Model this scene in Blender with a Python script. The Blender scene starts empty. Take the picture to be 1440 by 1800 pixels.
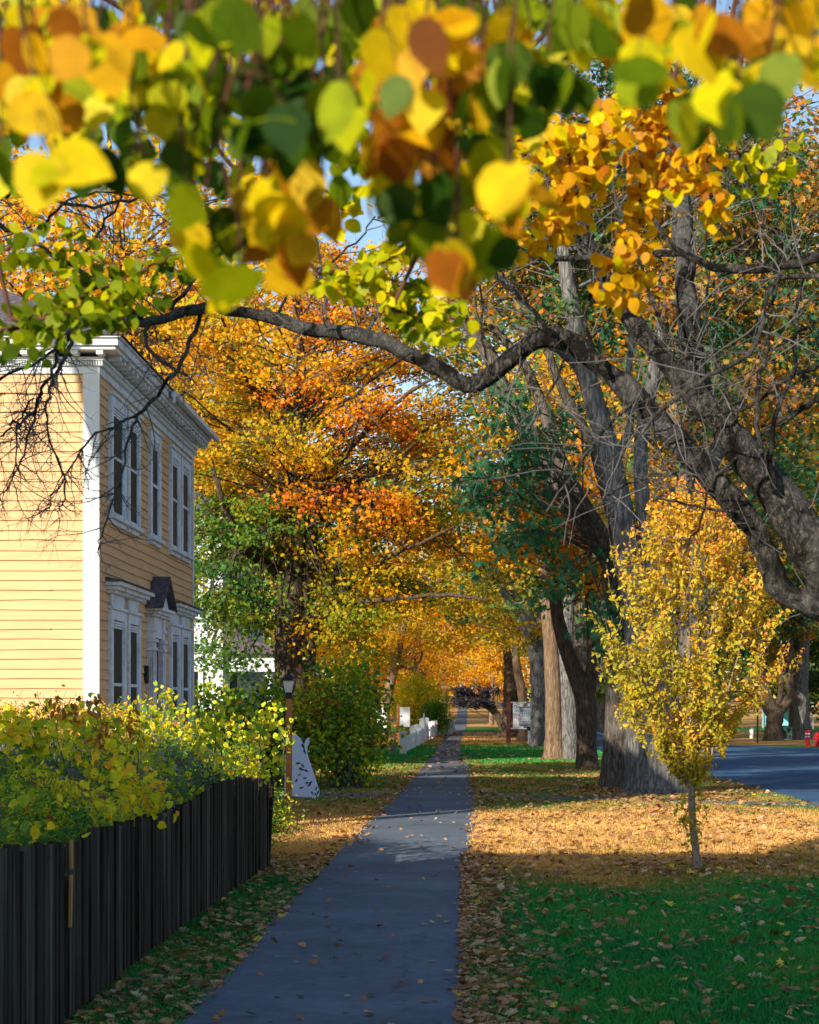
import bpy, math, random
import numpy as np
R = random.Random(7)
rng = np.random.default_rng(7)
rad = math.radians
scene = bpy.context.scene
COL = scene.collection

# ------------------------------------------------------------------ frame helpers
F = 3400.0; CX = 820.0; HY = 1245.0; EYE = 1.6
def at(px, py, Y):
    return ((px - CX) * Y / F, Y, EYE - (py - HY) * Y / F)
GK = [(-200, 0), (108, 0), (135, .18), (160, .62), (200, 1.15), (260, 2.2), (400, 3.5), (900, 4.0)]
def gz(Y):
    return np.interp(Y, [k[0] for k in GK], [k[1] for k in GK])
def gzf(Y): return float(gz(Y))

# ------------------------------------------------------------------ object helpers
def tag(o, label=None, cat=None, group=None, kind=None):
    if label: o['label'] = label
    if cat: o['category'] = cat
    if group: o['group'] = group
    if kind: o['kind'] = kind
    return o
def thing(name, label, cat, loc=(0, 0, 0), rotz=0, group=None):
    o = bpy.data.objects.new(name, None); COL.objects.link(o)
    o.empty_display_size = .2
    o.location = loc; o.rotation_euler = (0, 0, rotz)
    return tag(o, label, cat, group)
def link(name, me, mat, parent=None, smooth=False, local=True):
    """local=False: mesh is in world coordinates and gets moved into its parent's space"""
    o = bpy.data.objects.new(name, me); COL.objects.link(o)
    if mat is not None:
        for m in (mat if isinstance(mat, (list, tuple)) else [mat]): me.materials.append(m)
    if parent is not None:
        o.parent = parent
        if not local:
            L = parent.location
            n = len(me.vertices); co = np.empty(n * 3, 'f'); me.vertices.foreach_get('co', co)
            co = co.reshape(-1, 3) - np.array([L.x, L.y, L.z], 'f')
            me.vertices.foreach_set('co', co.ravel())
    if smooth:
        me.polygons.foreach_set('use_smooth', [True] * len(me.polygons))
    me.update()
    return o
def mesh_np(name, V, loops, sizes, tint=None):
    me = bpy.data.meshes.new(name)
    V = np.asarray(V, 'f'); loops = np.asarray(loops, 'i'); sizes = np.asarray(sizes, 'i')
    me.vertices.add(len(V)); me.vertices.foreach_set('co', V.ravel())
    me.loops.add(len(loops)); me.loops.foreach_set('vertex_index', loops)
    me.polygons.add(len(sizes))
    st = np.zeros(len(sizes), 'i'); st[1:] = np.cumsum(sizes)[:-1]
    me.polygons.foreach_set('loop_start', st)
    if tint is not None:
        a = me.attributes.new('tint', 'FLOAT', 'FACE'); a.data.foreach_set('value', np.asarray(tint, 'f'))
    me.update(calc_edges=True)
    return me

class MB:
    def __init__(s): s.v = []; s.f = []
    def quad(s, a, b, c, d):
        n = len(s.v); s.v += [a, b, c, d]; s.f.append((n, n + 1, n + 2, n + 3))
    def poly(s, pts):
        n = len(s.v); s.v += list(pts); s.f.append(tuple(range(n, n + len(pts))))
    def box(s, x0, x1, y0, y1, z0, z1):
        n = len(s.v)
        s.v += [(x0, y0, z0), (x1, y0, z0), (x1, y1, z0), (x0, y1, z0), (x0, y0, z1), (x1, y0, z1), (x1, y1, z1), (x0, y1, z1)]
        for q in ((0, 3, 2, 1), (4, 5, 6, 7), (0, 1, 5, 4), (1, 2, 6, 5), (2, 3, 7, 6), (3, 0, 4, 7)):
            s.f.append(tuple(n + i for i in q))
    def hexa(s, P):
        n = len(s.v); s.v += list(P)
        for q in ((0, 3, 2, 1), (4, 5, 6, 7), (0, 1, 5, 4), (1, 2, 6, 5), (2, 3, 7, 6), (3, 0, 4, 7)):
            s.f.append(tuple(n + i for i in q))
    def prism(s, pts, d):
        """pts: list of 3D points (planar), extruded by vector d"""
        n = len(s.v); k = len(pts)
        s.v += list(pts) + [(p[0] + d[0], p[1] + d[1], p[2] + d[2]) for p in pts]
        s.f.append(tuple(n + i for i in range(k))[::-1]); s.f.append(tuple(n + k + i for i in range(k)))
        for i in range(k):
            j = (i + 1) % k; s.f.append((n + i, n + j, n + k + j, n + k + i))
    def lathe(s, prof, c=(0, 0, 0), n=16, flute=None):
        base = len(s.v)
        for (r, z) in prof:
            for i in range(n):
                a = 2 * math.pi * i / n; rr = r * (1 if not flute else flute(a))
                s.v.append((c[0] + rr * math.cos(a), c[1] + rr * math.sin(a), c[2] + z))
        for k in range(len(prof) - 1):
            for i in range(n):
                j = (i + 1) % n
                s.f.append((base + k * n + i, base + k * n + j, base + (k + 1) * n + j, base + (k + 1) * n + i))
        s.f.append(tuple(base + i for i in range(n))[::-1])
        s.f.append(tuple(base + (len(prof) - 1) * n + i for i in range(n)))
    def obj(s, name, mat, parent=None, smooth=False, bevel=0, local=True):
        me = bpy.data.meshes.new(name); me.from_pydata([tuple(map(float, v)) for v in s.v], [], s.f)
        o = link(name, me, mat, parent, smooth, local)
        if bevel:
            b = o.modifiers.new('bevel', 'BEVEL'); b.width = bevel; b.segments = 2; b.limit_method = 'ANGLE'
        return o

# ------------------------------------------------------------------ materials
def new_mat(name):
    m = bpy.data.materials.new(name); m.use_nodes = True
    nt = m.node_tree; nt.nodes.clear()
    out = nt.nodes.new('ShaderNodeOutputMaterial')
    return m, nt, out
def N(nt, t, **kw):
    n = nt.nodes.new(t)
    for k, v in kw.items():
        if k in n.inputs: n.inputs[k].default_value = v
        else: setattr(n, k, v)
    return n
def ramp(nt, stops, fac=None, interp='LINEAR'):
    r = nt.nodes.new('ShaderNodeValToRGB'); cr = r.color_ramp; cr.interpolation = interp
    while len(cr.elements) < len(stops): cr.elements.new(.5)
    for e, (p, c) in zip(cr.elements, stops):
        e.position = p; e.color = (c[0], c[1], c[2], 1) if len(c) == 3 else c
    if fac is not None: nt.links.new(fac, r.inputs[0])
    return r
def noise(nt, scale, detail=4, rough=.55, vec=None, dist=0):
    n = N(nt, 'ShaderNodeTexNoise'); n.inputs['Scale'].default_value = scale
    n.inputs['Detail'].default_value = detail; n.inputs['Roughness'].default_value = rough
    n.inputs['Distortion'].default_value = dist
    if vec is not None: nt.links.new(vec, n.inputs['Vector'])
    return n
def mixc(nt, fac, a, b, mode='MIX'):
    m = nt.nodes.new('ShaderNodeMix'); m.data_type = 'RGBA'; m.blend_type = mode
    for i, x in ((0, fac), (6, a), (7, b)):
        if hasattr(x, 'links') or hasattr(x, 'is_output'): nt.links.new(x, m.inputs[i])
        else: m.inputs[i].default_value = x if i == 0 else (x[0], x[1], x[2], 1)
    return m.outputs[2]
def coords(nt, scale=(1, 1, 1)):
    tc = nt.nodes.new('ShaderNodeTexCoord'); mp = nt.nodes.new('ShaderNodeMapping')
    mp.inputs['Scale'].default_value = scale
    nt.links.new(tc.outputs['Object'], mp.inputs[0]); return mp.outputs[0]
def bump(nt, h, strength=.3, dist=.02):
    b = nt.nodes.new('ShaderNodeBump'); b.inputs['Strength'].default_value = strength; b.inputs['Distance'].default_value = dist
    nt.links.new(h, b.inputs['Height']); return b.outputs[0]
def plain(name, col, rough=.6, var=.25, scale=6, bumps=.15, metal=0, stretch=(1, 1, 1), dirt=None):
    m, nt, out = new_mat(name)
    p = N(nt, 'ShaderNodeBsdfPrincipled'); p.inputs['Roughness'].default_value = rough; p.inputs['Metallic'].default_value = metal
    v = coords(nt, stretch); n = noise(nt, scale, 6, .6, v)
    lo = tuple(c * (1 - var) for c in col); hi = tuple(min(1, c * (1 + var)) for c in col)
    r = ramp(nt, [(.3, lo), (.7, hi)], n.outputs[0]); c = r.outputs[0]
    if dirt:
        n2 = noise(nt, scale * .35, 8, .7, v); r2 = ramp(nt, [(.5, (0, 0, 0)), (.68, (1, 1, 1))], n2.outputs[0])
        c = mixc(nt, r2.outputs[0], c, dirt)
    nt.links.new(c, p.inputs['Base Color'])
    if bumps: 
        n3 = noise(nt, scale * 6, 5, .6, v)
        nt.links.new(bump(nt, n3.outputs[0], bumps, .01), p.inputs['Normal'])
    nt.links.new(p.outputs[0], out.inputs[0]); return m
def leaf_mat(name, stops, trans=.45, rough=.5, gloss=.012):
    m, nt, out = new_mat(name)
    a = N(nt, 'ShaderNodeAttribute'); a.attribute_name = 'tint'
    r = ramp(nt, stops, a.outputs['Fac'])
    v = coords(nt); n = noise(nt, 35, 3, .6, v)
    r2 = ramp(nt, [(.3, (.72, .72, .72)), (.7, (1.12, 1.12, 1.12))], n.outputs[0])
    c = mixc(nt, 1.0, r.outputs[0], r2.outputs[0], 'MULTIPLY')
    d = N(nt, 'ShaderNodeBsdfDiffuse'); t = N(nt, 'ShaderNodeBsdfTranslucent'); g = N(nt, 'ShaderNodeBsdfGlossy'); g.inputs['Roughness'].default_value = rough
    nt.links.new(c, d.inputs[0])
    tr = mixc(nt, 1.0, c, (1.25, 1.15, .55), 'MULTIPLY'); nt.links.new(tr, t.inputs[0])
    g.inputs[0].default_value = (.8, .85, .9, 1)
    m1 = N(nt, 'ShaderNodeMixShader'); m1.inputs[0].default_value = trans
    nt.links.new(d.outputs[0], m1.inputs[1]); nt.links.new(t.outputs[0], m1.inputs[2])
    m2 = N(nt, 'ShaderNodeMixShader'); m2.inputs[0].default_value = gloss
    nt.links.new(m1.outputs[0], m2.inputs[1]); nt.links.new(g.outputs[0], m2.inputs[2])
    nt.links.new(m2.outputs[0], out.inputs[0]); return m
def bark_mat(name, dark, light, zs=.22, scale=9, b=.9, patch=None, shift=0, blot=None):
    m, nt, out = new_mat(name)
    p = N(nt, 'ShaderNodeBsdfPrincipled'); p.inputs['Roughness'].default_value = .9
    v = coords(nt, (1, 1, zs))
    n = noise(nt, scale, 8, .65, v, .6)
    vo = N(nt, 'ShaderNodeTexVoronoi'); vo.feature = 'DISTANCE_TO_EDGE'; vo.inputs['Scale'].default_value = scale * 1.3
    nt.links.new(mixc(nt, .12, v, n.outputs[1]), vo.inputs['Vector'])
    mul = N(nt, 'ShaderNodeMath'); mul.operation = 'MULTIPLY_ADD'; nt.links.new(vo.outputs['Distance'], mul.inputs[0]); mul.inputs[1].default_value = 1.2
    nt.links.new(n.outputs[0], mul.inputs[2])
    r = ramp(nt, [(.40 + shift, dark), (.62 + shift, tuple((a + c) / 2 for a, c in zip(dark, light))), (.85 + shift, light)], mul.outputs[0])
    c = r.outputs[0]
    n2 = noise(nt, 1.6, 4, .6, coords(nt))
    c = mixc(nt, ramp(nt, [(.4, (0, 0, 0)), (.7, (.55, .55, .55))], n2.outputs[0]).outputs[0], c, patch or tuple(x * .55 for x in light))
    if blot:
        n6 = noise(nt, 5.5, 7, .7, coords(nt, (1, 1, .7)), 1.2); c = mixc(nt, ramp(nt, [(.50, (0, 0, 0)), (.60, (1, 1, 1))], n6.outputs[0]).outputs[0], c, blot)
    nt.links.new(c, p.inputs['Base Color'])
    nt.links.new(bump(nt, mul.outputs[0], b, .04), p.inputs['Normal'])
    nt.links.new(p.outputs[0], out.inputs[0]); return m

def matte():
    for m in bpy.data.materials:
        for n in m.node_tree.nodes:
            if n.type == 'BSDF_PRINCIPLED' and n.inputs['Metallic'].default_value == 0 and n.inputs['Roughness'].default_value > .4:
                n.inputs['Specular IOR Level'].default_value = .08
M = {}
M['bark_grey'] = bark_mat('bark_grey', (.035, .034, .034), (.22, .215, .21), .2, 11)
M['bark_oak'] = bark_mat('bark_oak', (.03, .026, .022), (.19, .165, .14), .2, 13)
M['bark_dark'] = bark_mat('bark_dark', (.025, .019, .014), (.15, .11, .08), .2, 12)
M['bark_tan'] = bark_mat('bark_tan', (.08, .052, .034), (.30, .205, .13), .15, 12)
M['bark_apple'] = bark_mat('bark_apple', (.012, .011, .010), (.20, .175, .155), .5, 26, 1.0, (.36, .36, .35), .10, (.018, .016, .014))
M['bark_twig'] = plain('bark_twig', (.12, .11, .11), .85, .5, 14, 0)
M['bark_young'] = bark_mat('bark_young', (.10, .07, .045), (.38, .31, .24), .4, 30, .5)
M['stem_red'] = plain('stem_red', (.09, .04, .025), .8, .3, 20, 0)
G_ = [(0, (.04, .15, .035)), (.2, (.13, .27, .025)), (.4, (.42, .38, .012)), (.56, (.80, .42, .010)), (.75, (.80, .27, .008)), (1, (.55, .10, .02))]
M['leaf_maple'] = leaf_mat('leaf_maple', G_)
M['leaf_oak'] = leaf_mat('leaf_oak', [(0, (.03, .15, .075)), (.35, (.08, .20, .05)), (.5, (.22, .25, .04)), (.7, (.62, .34, .03)), (.85, (.7, .22, .02)), (1, (.28, .09, .04))])
M['leaf_katsura'] = leaf_mat('leaf_katsura', [(0, (.02, .06, .004)), (.22, (.09, .15, .003)), (.38, (.30, .36, .003)), (.5, (.74, .66, .003)), (.7, (.75, .40, .006)), (.85, (.40, .13, .005)), (1, (.20, .06, .004))], .5, .5, .006)  # dark olive and brown stops also stand in for shaded leaves
M['leaf_young'] = leaf_mat('leaf_young', [(0, (.16, .22, .02)), (.3, (.48, .42, .02)), (.6, (.74, .45, .04)), (.8, (.74, .28, .04)), (1, (.6, .16, .04))], .4)
M['leaf_vine'] = leaf_mat('leaf_vine', [(0, (.03, .11, .03)), (.25, (.08, .23, .04)), (.45, (.30, .44, .02)), (.65, (.82, .74, .02)), (.85, (.8, .40, .02)), (1, (.25, .10, .04))], .4)
M['leaf_far'] = leaf_mat('leaf_far', [(0, (.04, .09, .03)), (.25, (.16, .22, .03)), (.45, (.62, .50, .02)), (.65, (.85, .47, .015)), (.85, (.82, .30, .015)), (1, (.6, .13, .03))], .4)
M['leaf_plum'] = leaf_mat('leaf_plum', [(0, (.015, .02, .03)), (1, (.07, .05, .07))], .2)
M['litter'] = leaf_mat('litter', [(0, (.13, .06, .03)), (.3, (.32, .14, .055)), (.6, (.58, .29, .11)), (.8, (.66, .46, .28)), (.92, (.75, .35, .04)), (1, (.75, .58, .05))], .15, .6, .05)
M['grass'] = leaf_mat('grass', [(0, (.02, .26, .06)), (.3, (.05, .36, .06)), (.5, (.15, .23, .03)), (.7, (.48, .29, .07)), (1, (.86, .50, .17))], .3, gloss=.02)  # dry tan end brightened to carry the sunlit band
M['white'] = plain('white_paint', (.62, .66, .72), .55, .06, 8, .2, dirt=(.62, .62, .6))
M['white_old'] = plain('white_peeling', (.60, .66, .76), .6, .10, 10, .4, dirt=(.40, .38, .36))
M['yellow'] = plain('yellow_clapboard', (.62, .385, .205), .6, .08, 3, .3, stretch=(.4, .4, 3), dirt=(.54, .335, .175))
M['shingle'] = plain('roof_shingle', (.10, .085, .10), .9, .5, 14, .5)
M['glass'] = plain('dark_glass', (.010, .012, .018), .45, .2, 3, .02)
M['glass'].node_tree.nodes['Principled BSDF'].inputs['Specular IOR Level'].default_value = .12
M['red_door'] = plain('red_door', (.20, .02, .03), .5, .2, 5, .1)
M['fence_dark'] = plain('weathered_fence', (.028, .022, .016), .85, .8, 14, .8, stretch=(1, 1, .06), dirt=(.12, .108, .09))
M['fence_raw'] = plain('raw_wood', (.36, .20, .07), .8, .3, 14, .3, stretch=(1, 1, .15))
M['brown_post'] = plain('brown_post', (.30, .13, .05), .7, .25, 10, .3, stretch=(1, 1, .2))
M['maroon'] = plain('maroon_post', (.14, .05, .04), .7, .2, 10, .2)
M['black'] = plain('black_metal', (.025, .027, .03), .45, .3, 10, .1)
M['lampglass'] = plain('frosted_glass', (.50, .55, .55), .3, .1, 6, 0)
M['board_blue'] = plain('pale_board', (.66, .70, .88), .5, .05, 4, .05)
M['motif'] = plain('dark_motif', (.03, .07, .10), .6, .3, 10, 0)
M['marker_blue'] = plain('marker_slate', (.16, .20, .27), .5, .15, 10, .1)
M['red'] = plain('red_paint', (.45, .02, .025), .4, .15, 10, .1)
M['box_green'] = plain('cabinet_green', (.025, .06, .055), .5, .15, 6, .1)
M['granite'] = plain('granite', (.24, .23, .23), .85, .35, 30, .5)
M['pumpkin'] = plain('pumpkin_skin', (.75, .16, .02), .5, .15, 8, .1)
M['turq'] = plain('turquoise_cloth', (.20, .55, .62), .7, .25, 5, .1)
M['rubber'] = plain('rubber', (.02, .02, .02), .8, .2, 10, .1)
M['greyhouse'] = plain('grey_clapboard', (.45, .46, .45), .7, .1, 4, .2)

def asphalt(name, base, crack=True):
    m, nt, out = new_mat(name)
    p = N(nt, 'ShaderNodeBsdfPrincipled'); p.inputs['Roughness'].default_value = .85
    v = coords(nt)
    n1 = noise(nt, 160, 3, .7, v); n2 = noise(nt, .9, 5, .6, v); n3 = noise(nt, 9, 6, .7, v)
    r1 = ramp(nt, [(.3, tuple(b * .6 for b in base)), (.72, tuple(b * 1.35 for b in base))], n1.outputs[0])
    r2 = ramp(nt, [(.3, (.78, .78, .78)), (.7, (1.2, 1.2, 1.2))], n2.outputs[0])
    r3 = ramp(nt, [(.35, (.85, .85, .85)), (.65, (1.1, 1.1, 1.1))], n3.outputs[0])
    c = mixc(nt, 1, r1.outputs[0], r2.outputs[0], 'MULTIPLY'); c = mixc(nt, 1, c, r3.outputs[0], 'MULTIPLY')
    if crack:
        vo = N(nt, 'ShaderNodeTexVoronoi'); vo.feature = 'DISTANCE_TO_EDGE'; vo.inputs['Scale'].default_value = .33
        nn = noise(nt, 2.5, 6, .7, v)
        nt.links.new(mixc(nt, .35, v, nn.outputs[1]), vo.inputs['Vector'])
        rc = ramp(nt, [(.0, (.72, .72, .72)), (.004, (1, 1, 1))], vo.outputs['Distance'])
        c = mixc(nt, 1, c, rc.outputs[0], 'MULTIPLY')
    nt.links.new(c, p.inputs['Base Color'])
    nt.links.new(bump(nt, n1.outputs[0], .5, .006), p.inputs['Normal'])
    nt.links.new(p.outputs[0], out.inputs[0]); return m
M['path'] = asphalt('path_asphalt', (.128, .158, .196))
M['road'] = asphalt('road_asphalt', (.055, .12, .22), False)

# ground: lawn zones (green, dry tan, litter brown), sunlit band painted into the tan
ZONES = [(0, .12), (17.2, .12), (18.2, .62), (20.5, .80), (24, .92), (29.5, .85), (31, .58), (38, .55), (55, .50), (60, .2), (80, .15), (84, .7), (98, .85), (120, .85), (126, .3), (136, .25), (142, .85), (300, .8)]
def zone(Y): return np.interp(Y, [z[0] for z in ZONES], [z[1] for z in ZONES])
def ground_mat():
    m, nt, out = new_mat('lawn')
    p = N(nt, 'ShaderNodeBsdfPrincipled'); p.inputs['Roughness'].default_value = .95
    v = coords(nt)
    sep = N(nt, 'ShaderNodeSeparateXYZ'); nt.links.new(v, sep.inputs[0])
    nn = noise(nt, .45, 5, .65, v)
    a = N(nt, 'ShaderNodeMath'); a.operation = 'MULTIPLY_ADD'; nt.links.new(nn.outputs[0], a.inputs[0]); a.inputs[1].default_value = 5.0; nt.links.new(sep.outputs[1], a.inputs[2])
    b = N(nt, 'ShaderNodeMath'); b.operation = 'SUBTRACT'; nt.links.new(a.outputs[0], b.inputs[0]); b.inputs[1].default_value = 2.5
    mr = N(nt, 'ShaderNodeMapRange'); nt.links.new(b.outputs[0], mr.inputs[0]); mr.inputs[1].default_value = 0; mr.inputs[2].default_value = 160
    zr = ramp(nt, [(min(1, z / 160), (w, w, w)) for z, w in ZONES[1:]], mr.outputs[0])
    # a brown leafy margin along the path
    n4 = noise(nt, 14, 6, .7, v); 
    ad = N(nt, 'ShaderNodeMath'); ad.operation = 'MULTIPLY_ADD'; nt.links.new(n4.outputs[0], ad.inputs[0]); ad.inputs[1].default_value = .55; nt.links.new(zr.outputs[0], ad.inputs[2])
    sb = N(nt, 'ShaderNodeMath'); sb.operation = 'SUBTRACT'; nt.links.new(ad.outputs[0], sb.inputs[0]); sb.inputs[1].default_value = .27
    cr = ramp(nt, [(0, (.012, .12, .03)), (.25, (.03, .19, .035)), (.45, (.11, .14, .03)), (.6, (.24, .16, .06)), (.8, (.56, .32, .11)), (1, (.80, .46, .17))], sb.outputs[0])
    n5 = noise(nt, 60, 4, .7, v); r5 = ramp(nt, [(.3, (.6, .6, .6)), (.7, (1.25, 1.25, 1.25))], n5.outputs[0])
    nt.links.new(mixc(nt, 1, cr.outputs[0], r5.outputs[0], 'MULTIPLY'), p.inputs['Base Color'])
    nt.links.new(bump(nt, n5.outputs[0], .8, .03), p.inputs['Normal'])
    nt.links.new(p.outputs[0], out.inputs[0]); return m
M['lawn'] = ground_mat()

matte()
# ------------------------------------------------------------------ vegetation builders
def tubes_mesh(name, lines, sides=6):
    """lines: list of (pts, radii, sides or None, roughness)"""
    Vs = []; Ls = []; base = 0; nf = 0
    for ln in lines:
        P = np.asarray(ln[0], float); r = np.asarray(ln[1], float)
        s = ln[2] if len(ln) > 2 and ln[2] else sides; rough = ln[3] if len(ln) > 3 else 0
        m = len(P)
        T = np.empty_like(P); T[1:-1] = P[2:] - P[:-2]; T[0] = P[1] - P[0]; T[-1] = P[-1] - P[-2]
        T /= np.linalg.norm(T, axis=1)[:, None] + 1e-9
        ref = np.array([1., .03, .02]) if abs(T[:, 0]).mean() < .8 else np.array([.02, 1., .03])
        A = np.cross(T, ref); A /= np.linalg.norm(A, axis=1)[:, None] + 1e-9
        B = np.cross(T, A)
        th = np.arange(s) * 2 * math.pi / s
        rr = np.repeat(r[:, None], s, 1)
        if rough:
            ph = rng.random() * 6
            fl = .55 * np.sin(th * 5 + ph) + .45 * np.sin(th * 8 + ph * 2) + .3 * np.sin(th * 3 + 1)
            rr = rr * (1 + rough * fl[None, :] * (.6 + .4 * np.sin(np.arange(m)[:, None] * .7)) + rough * .5 * rng.standard_normal((m, s)))
        V = P[:, None, :] + rr[..., None] * (np.cos(th)[None, :, None] * A[:, None, :] + np.sin(th)[None, :, None] * B[:, None, :])
        Vs.append(V.reshape(-1, 3))
        i = np.arange(m - 1)[:, None] * s; j = np.arange(s)[None, :]; jn = (j + 1) % s
        q = np.stack([i + j, i + jn, i + s + jn, i + s + j], -1).reshape(-1, 4) + base
        Ls.append(q.ravel()); nf += len(q); base += m * s
    return mesh_np(name, np.concatenate(Vs), np.concatenate(Ls), np.full(nf, 4))
def smooth_line(P, n=4, jit=0.0):
    """Catmull-Rom through P, n subdivisions; P rows may carry a radius as 4th value"""
    P = np.asarray(P, float); Q = []
    E = np.vstack([2 * P[0] - P[1], P, 2 * P[-1] - P[-2]])
    for i in range(1, len(E) - 2):
        p0, p1, p2, p3 = E[i - 1:i + 3]
        for k in range(n):
            t = k / n
            Q.append(.5 * ((2 * p1) + (-p0 + p2) * t + (2 * p0 - 5 * p1 + 4 * p2 - p3) * t * t + (-p0 + 3 * p1 - 3 * p2 + p3) * t ** 3))
    Q.append(P[-1]); Q = np.array(Q)
    if jit: Q[1:-1, :3] += rng.standard_normal((len(Q) - 2, 3)) * jit
    return Q
def pxline(pts, Y, n=4, jit=0.0):
    """pts: (px,py,width_px[,Y]) -> world polyline with radii"""
    P = []
    for p in pts:
        y = p[3] if len(p) > 3 else Y
        P.append(at(p[0], p[1], y) + (p[2] * .5 * y / F,))
    Q = smooth_line(P, n, jit)
    return Q[:, :3], np.maximum(Q[:, 3], .0008)
T_RH = [(0, 0, 0), (.32, .45, .06), (0, 1, 0), (-.32, .45, .06)]
T_LANCE = [(0, 0, 0), (.17, .3, .05), (.18, .55, .06), (0, 1, -.06), (-.18, .55, .06), (-.17, .3, .05)]
T_HEART = [(0, .06, 0), (.16, -.03, .03), (.38, .08, .05), (.48, .34, .07), (.40, .62, .06), (.2, .86, .02), (0, 1.02, -.05), (-.2, .86, .02), (-.40, .62, .06), (-.48, .34, .07), (-.38, .08, .05), (-.16, -.03, .03)]
T_OVAL = [(0, 0, 0), (.24, .05, .04), (.42, .28, .07), (.43, .55, .07), (.27, .82, .03), (0, 1.05, -.05), (-.27, .82, .03), (-.43, .55, .07), (-.42, .28, .07), (-.24, .05, .04)]
T_OAK = [(0, 0, 0), (.09, .16, 0), (.26, .2, .03), (.14, .32, 0), (.38, .46, .05), (.17, .52, 0), (.34, .74, .04), (.1, .76, 0), (0, 1, -.03), (-.1, .76, 0), (-.34, .74, .04), (-.17, .52, 0), (-.38, .46, .05), (-.14, .32, 0), (-.26, .2, .03), (-.09, .16, 0)]
T_MAPLE = [(0, 0, 0), (.3, -.02, .02), (.24, .2, 0), (.52, .34, .05), (.3, .46, 0), (.3, .66, .03), (.1, .62, 0), (0, 1, -.03), (-.1, .62, 0), (-.3, .66, .03), (-.3, .46, 0), (-.52, .34, .05), (-.24, .2, 0), (-.3, -.02, .02)]
def leaves_mesh(name, C, size, tint, tmpl=T_RH, bias=(0, 0, .6), droop=.5, flat=1.0):
    C = np.asarray(C, float); n = len(C); T = np.array(tmpl, float); m = len(T)
    nv = rng.standard_normal((n, 3)) * flat + np.array(bias)
    nv /= np.linalg.norm(nv, axis=1)[:, None] + 1e-9
    t0 = rng.standard_normal((n, 3)); t0[:, 2] -= droop * 1.6
    t = t0 - nv * (t0 * nv).sum(1)[:, None]; t /= np.linalg.norm(t, axis=1)[:, None] + 1e-9
    b = np.cross(nv, t)
    s = np.broadcast_to(np.asarray(size, float), (n,))[:, None, None]
    wx = rng.uniform(.75, 1.15, n)[:, None, None]
    cz = rng.uniform(-1.2, 2.2, n)[:, None, None]
    V = C[:, None, :] + s * (T[None, :, 0:1] * wx * b[:, None, :] + (T[None, :, 1:2] - .3) * t[:, None, :] + T[None, :, 2:3] * cz * nv[:, None, :])
    return mesh_np(name, V.reshape(-1, 3), np.arange(n * m), np.full(n, m), np.clip(tint, 0, 1))

def crown(trunk, center, radii, K, per, size, tint_fn, sig=.55, sub=5, tmpl=T_RH, shell=.55, flatz=.5, bias=(0, 0, .5), droop=.5, twig_r=.012, extra=None, jitter=.10, zmin=None, hang=0, avoid=None):
    """clumps in an ellipsoid, each tied to the trunk by a branch; returns (branch lines, leaf mesh)"""
    trunk = np.asarray(trunk, float); c0 = np.array(center, float); rr = np.array(radii, float)
    lines = []; LC = []; LT = []
    cs = []
    for k in range(K):
        d = rng.standard_normal(3); d /= np.linalg.norm(d)
        r = (shell + (1 - shell) * rng.random() ** .7) if rng.random() < .8 else rng.random()
        cs.append(c0 + rr * d * r)
    if extra is not None: cs += [np.array(e, float) for e in extra]
    for c in cs:
        if avoid is not None and avoid(c): continue
        if zmin is not None and c[2] < zmin: c[2] = zmin + rng.random() * .6
        hd = np.linalg.norm(trunk[:, :2] - c[None, :2], axis=1)
        want = c[2] - .45 * hd
        i = int(np.argmin(np.abs(trunk[:, 2] - want) + .15 * hd + .5 * rng.random(len(trunk)) * (1 + .1 * hd))); i = max(i, 1)
        p0 = trunk[i]; L = np.linalg.norm(c - p0)
        mid = p0 * .5 + c * .5 + np.array([0, 0, .08 * L]) + rng.standard_normal(3) * L * .09
        q = smooth_line([p0, p0 * .75 + mid * .25 + rng.standard_normal(3) * L * .03, mid, c * .72 + mid * .28 + rng.standard_normal(3) * L * .04, c], 2)
        r0 = max(twig_r * 1.3, .008 * L)
        lines.append((q, np.linspace(r0, twig_r, len(q)), 5))
        ct = tint_fn(c)
        for s_ in range(sub):
            off = rng.standard_normal(3) * np.array([1, 1, flatz]) * sig
            e = c + off + np.array([0, 0, -hang * rng.random()])
            a = q[int(len(q) * .55) + int(rng.integers(0, len(q) - int(len(q) * .55)))]
            mm = (a + e) / 2 + rng.standard_normal(3) * .12 * sig + np.array([0, 0, .06])
            lines.append((np.array([a, mm, e]), np.array([twig_r, twig_r * .7, twig_r * .35]), 3))
            k2 = max(3, int(per / sub * rng.uniform(.4, 1.6)))
            u = rng.random(k2)[:, None] ** .6
            pos = mm + (e - mm) * u * 1.1 + rng.standard_normal((k2, 3)) * np.array([1, 1, flatz + .1]) * sig * .42
            LC.append(pos); LT.append(ct + rng.standard_normal() * jitter * .7 + rng.standard_normal(k2) * jitter)
    LC = np.concatenate(LC); LT = np.concatenate(LT)
    sz = size * rng.uniform(.65, 1.25, len(LC))
    me = leaves_mesh('crown', LC, sz, LT, tmpl, bias, droop)
    return lines, me
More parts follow.
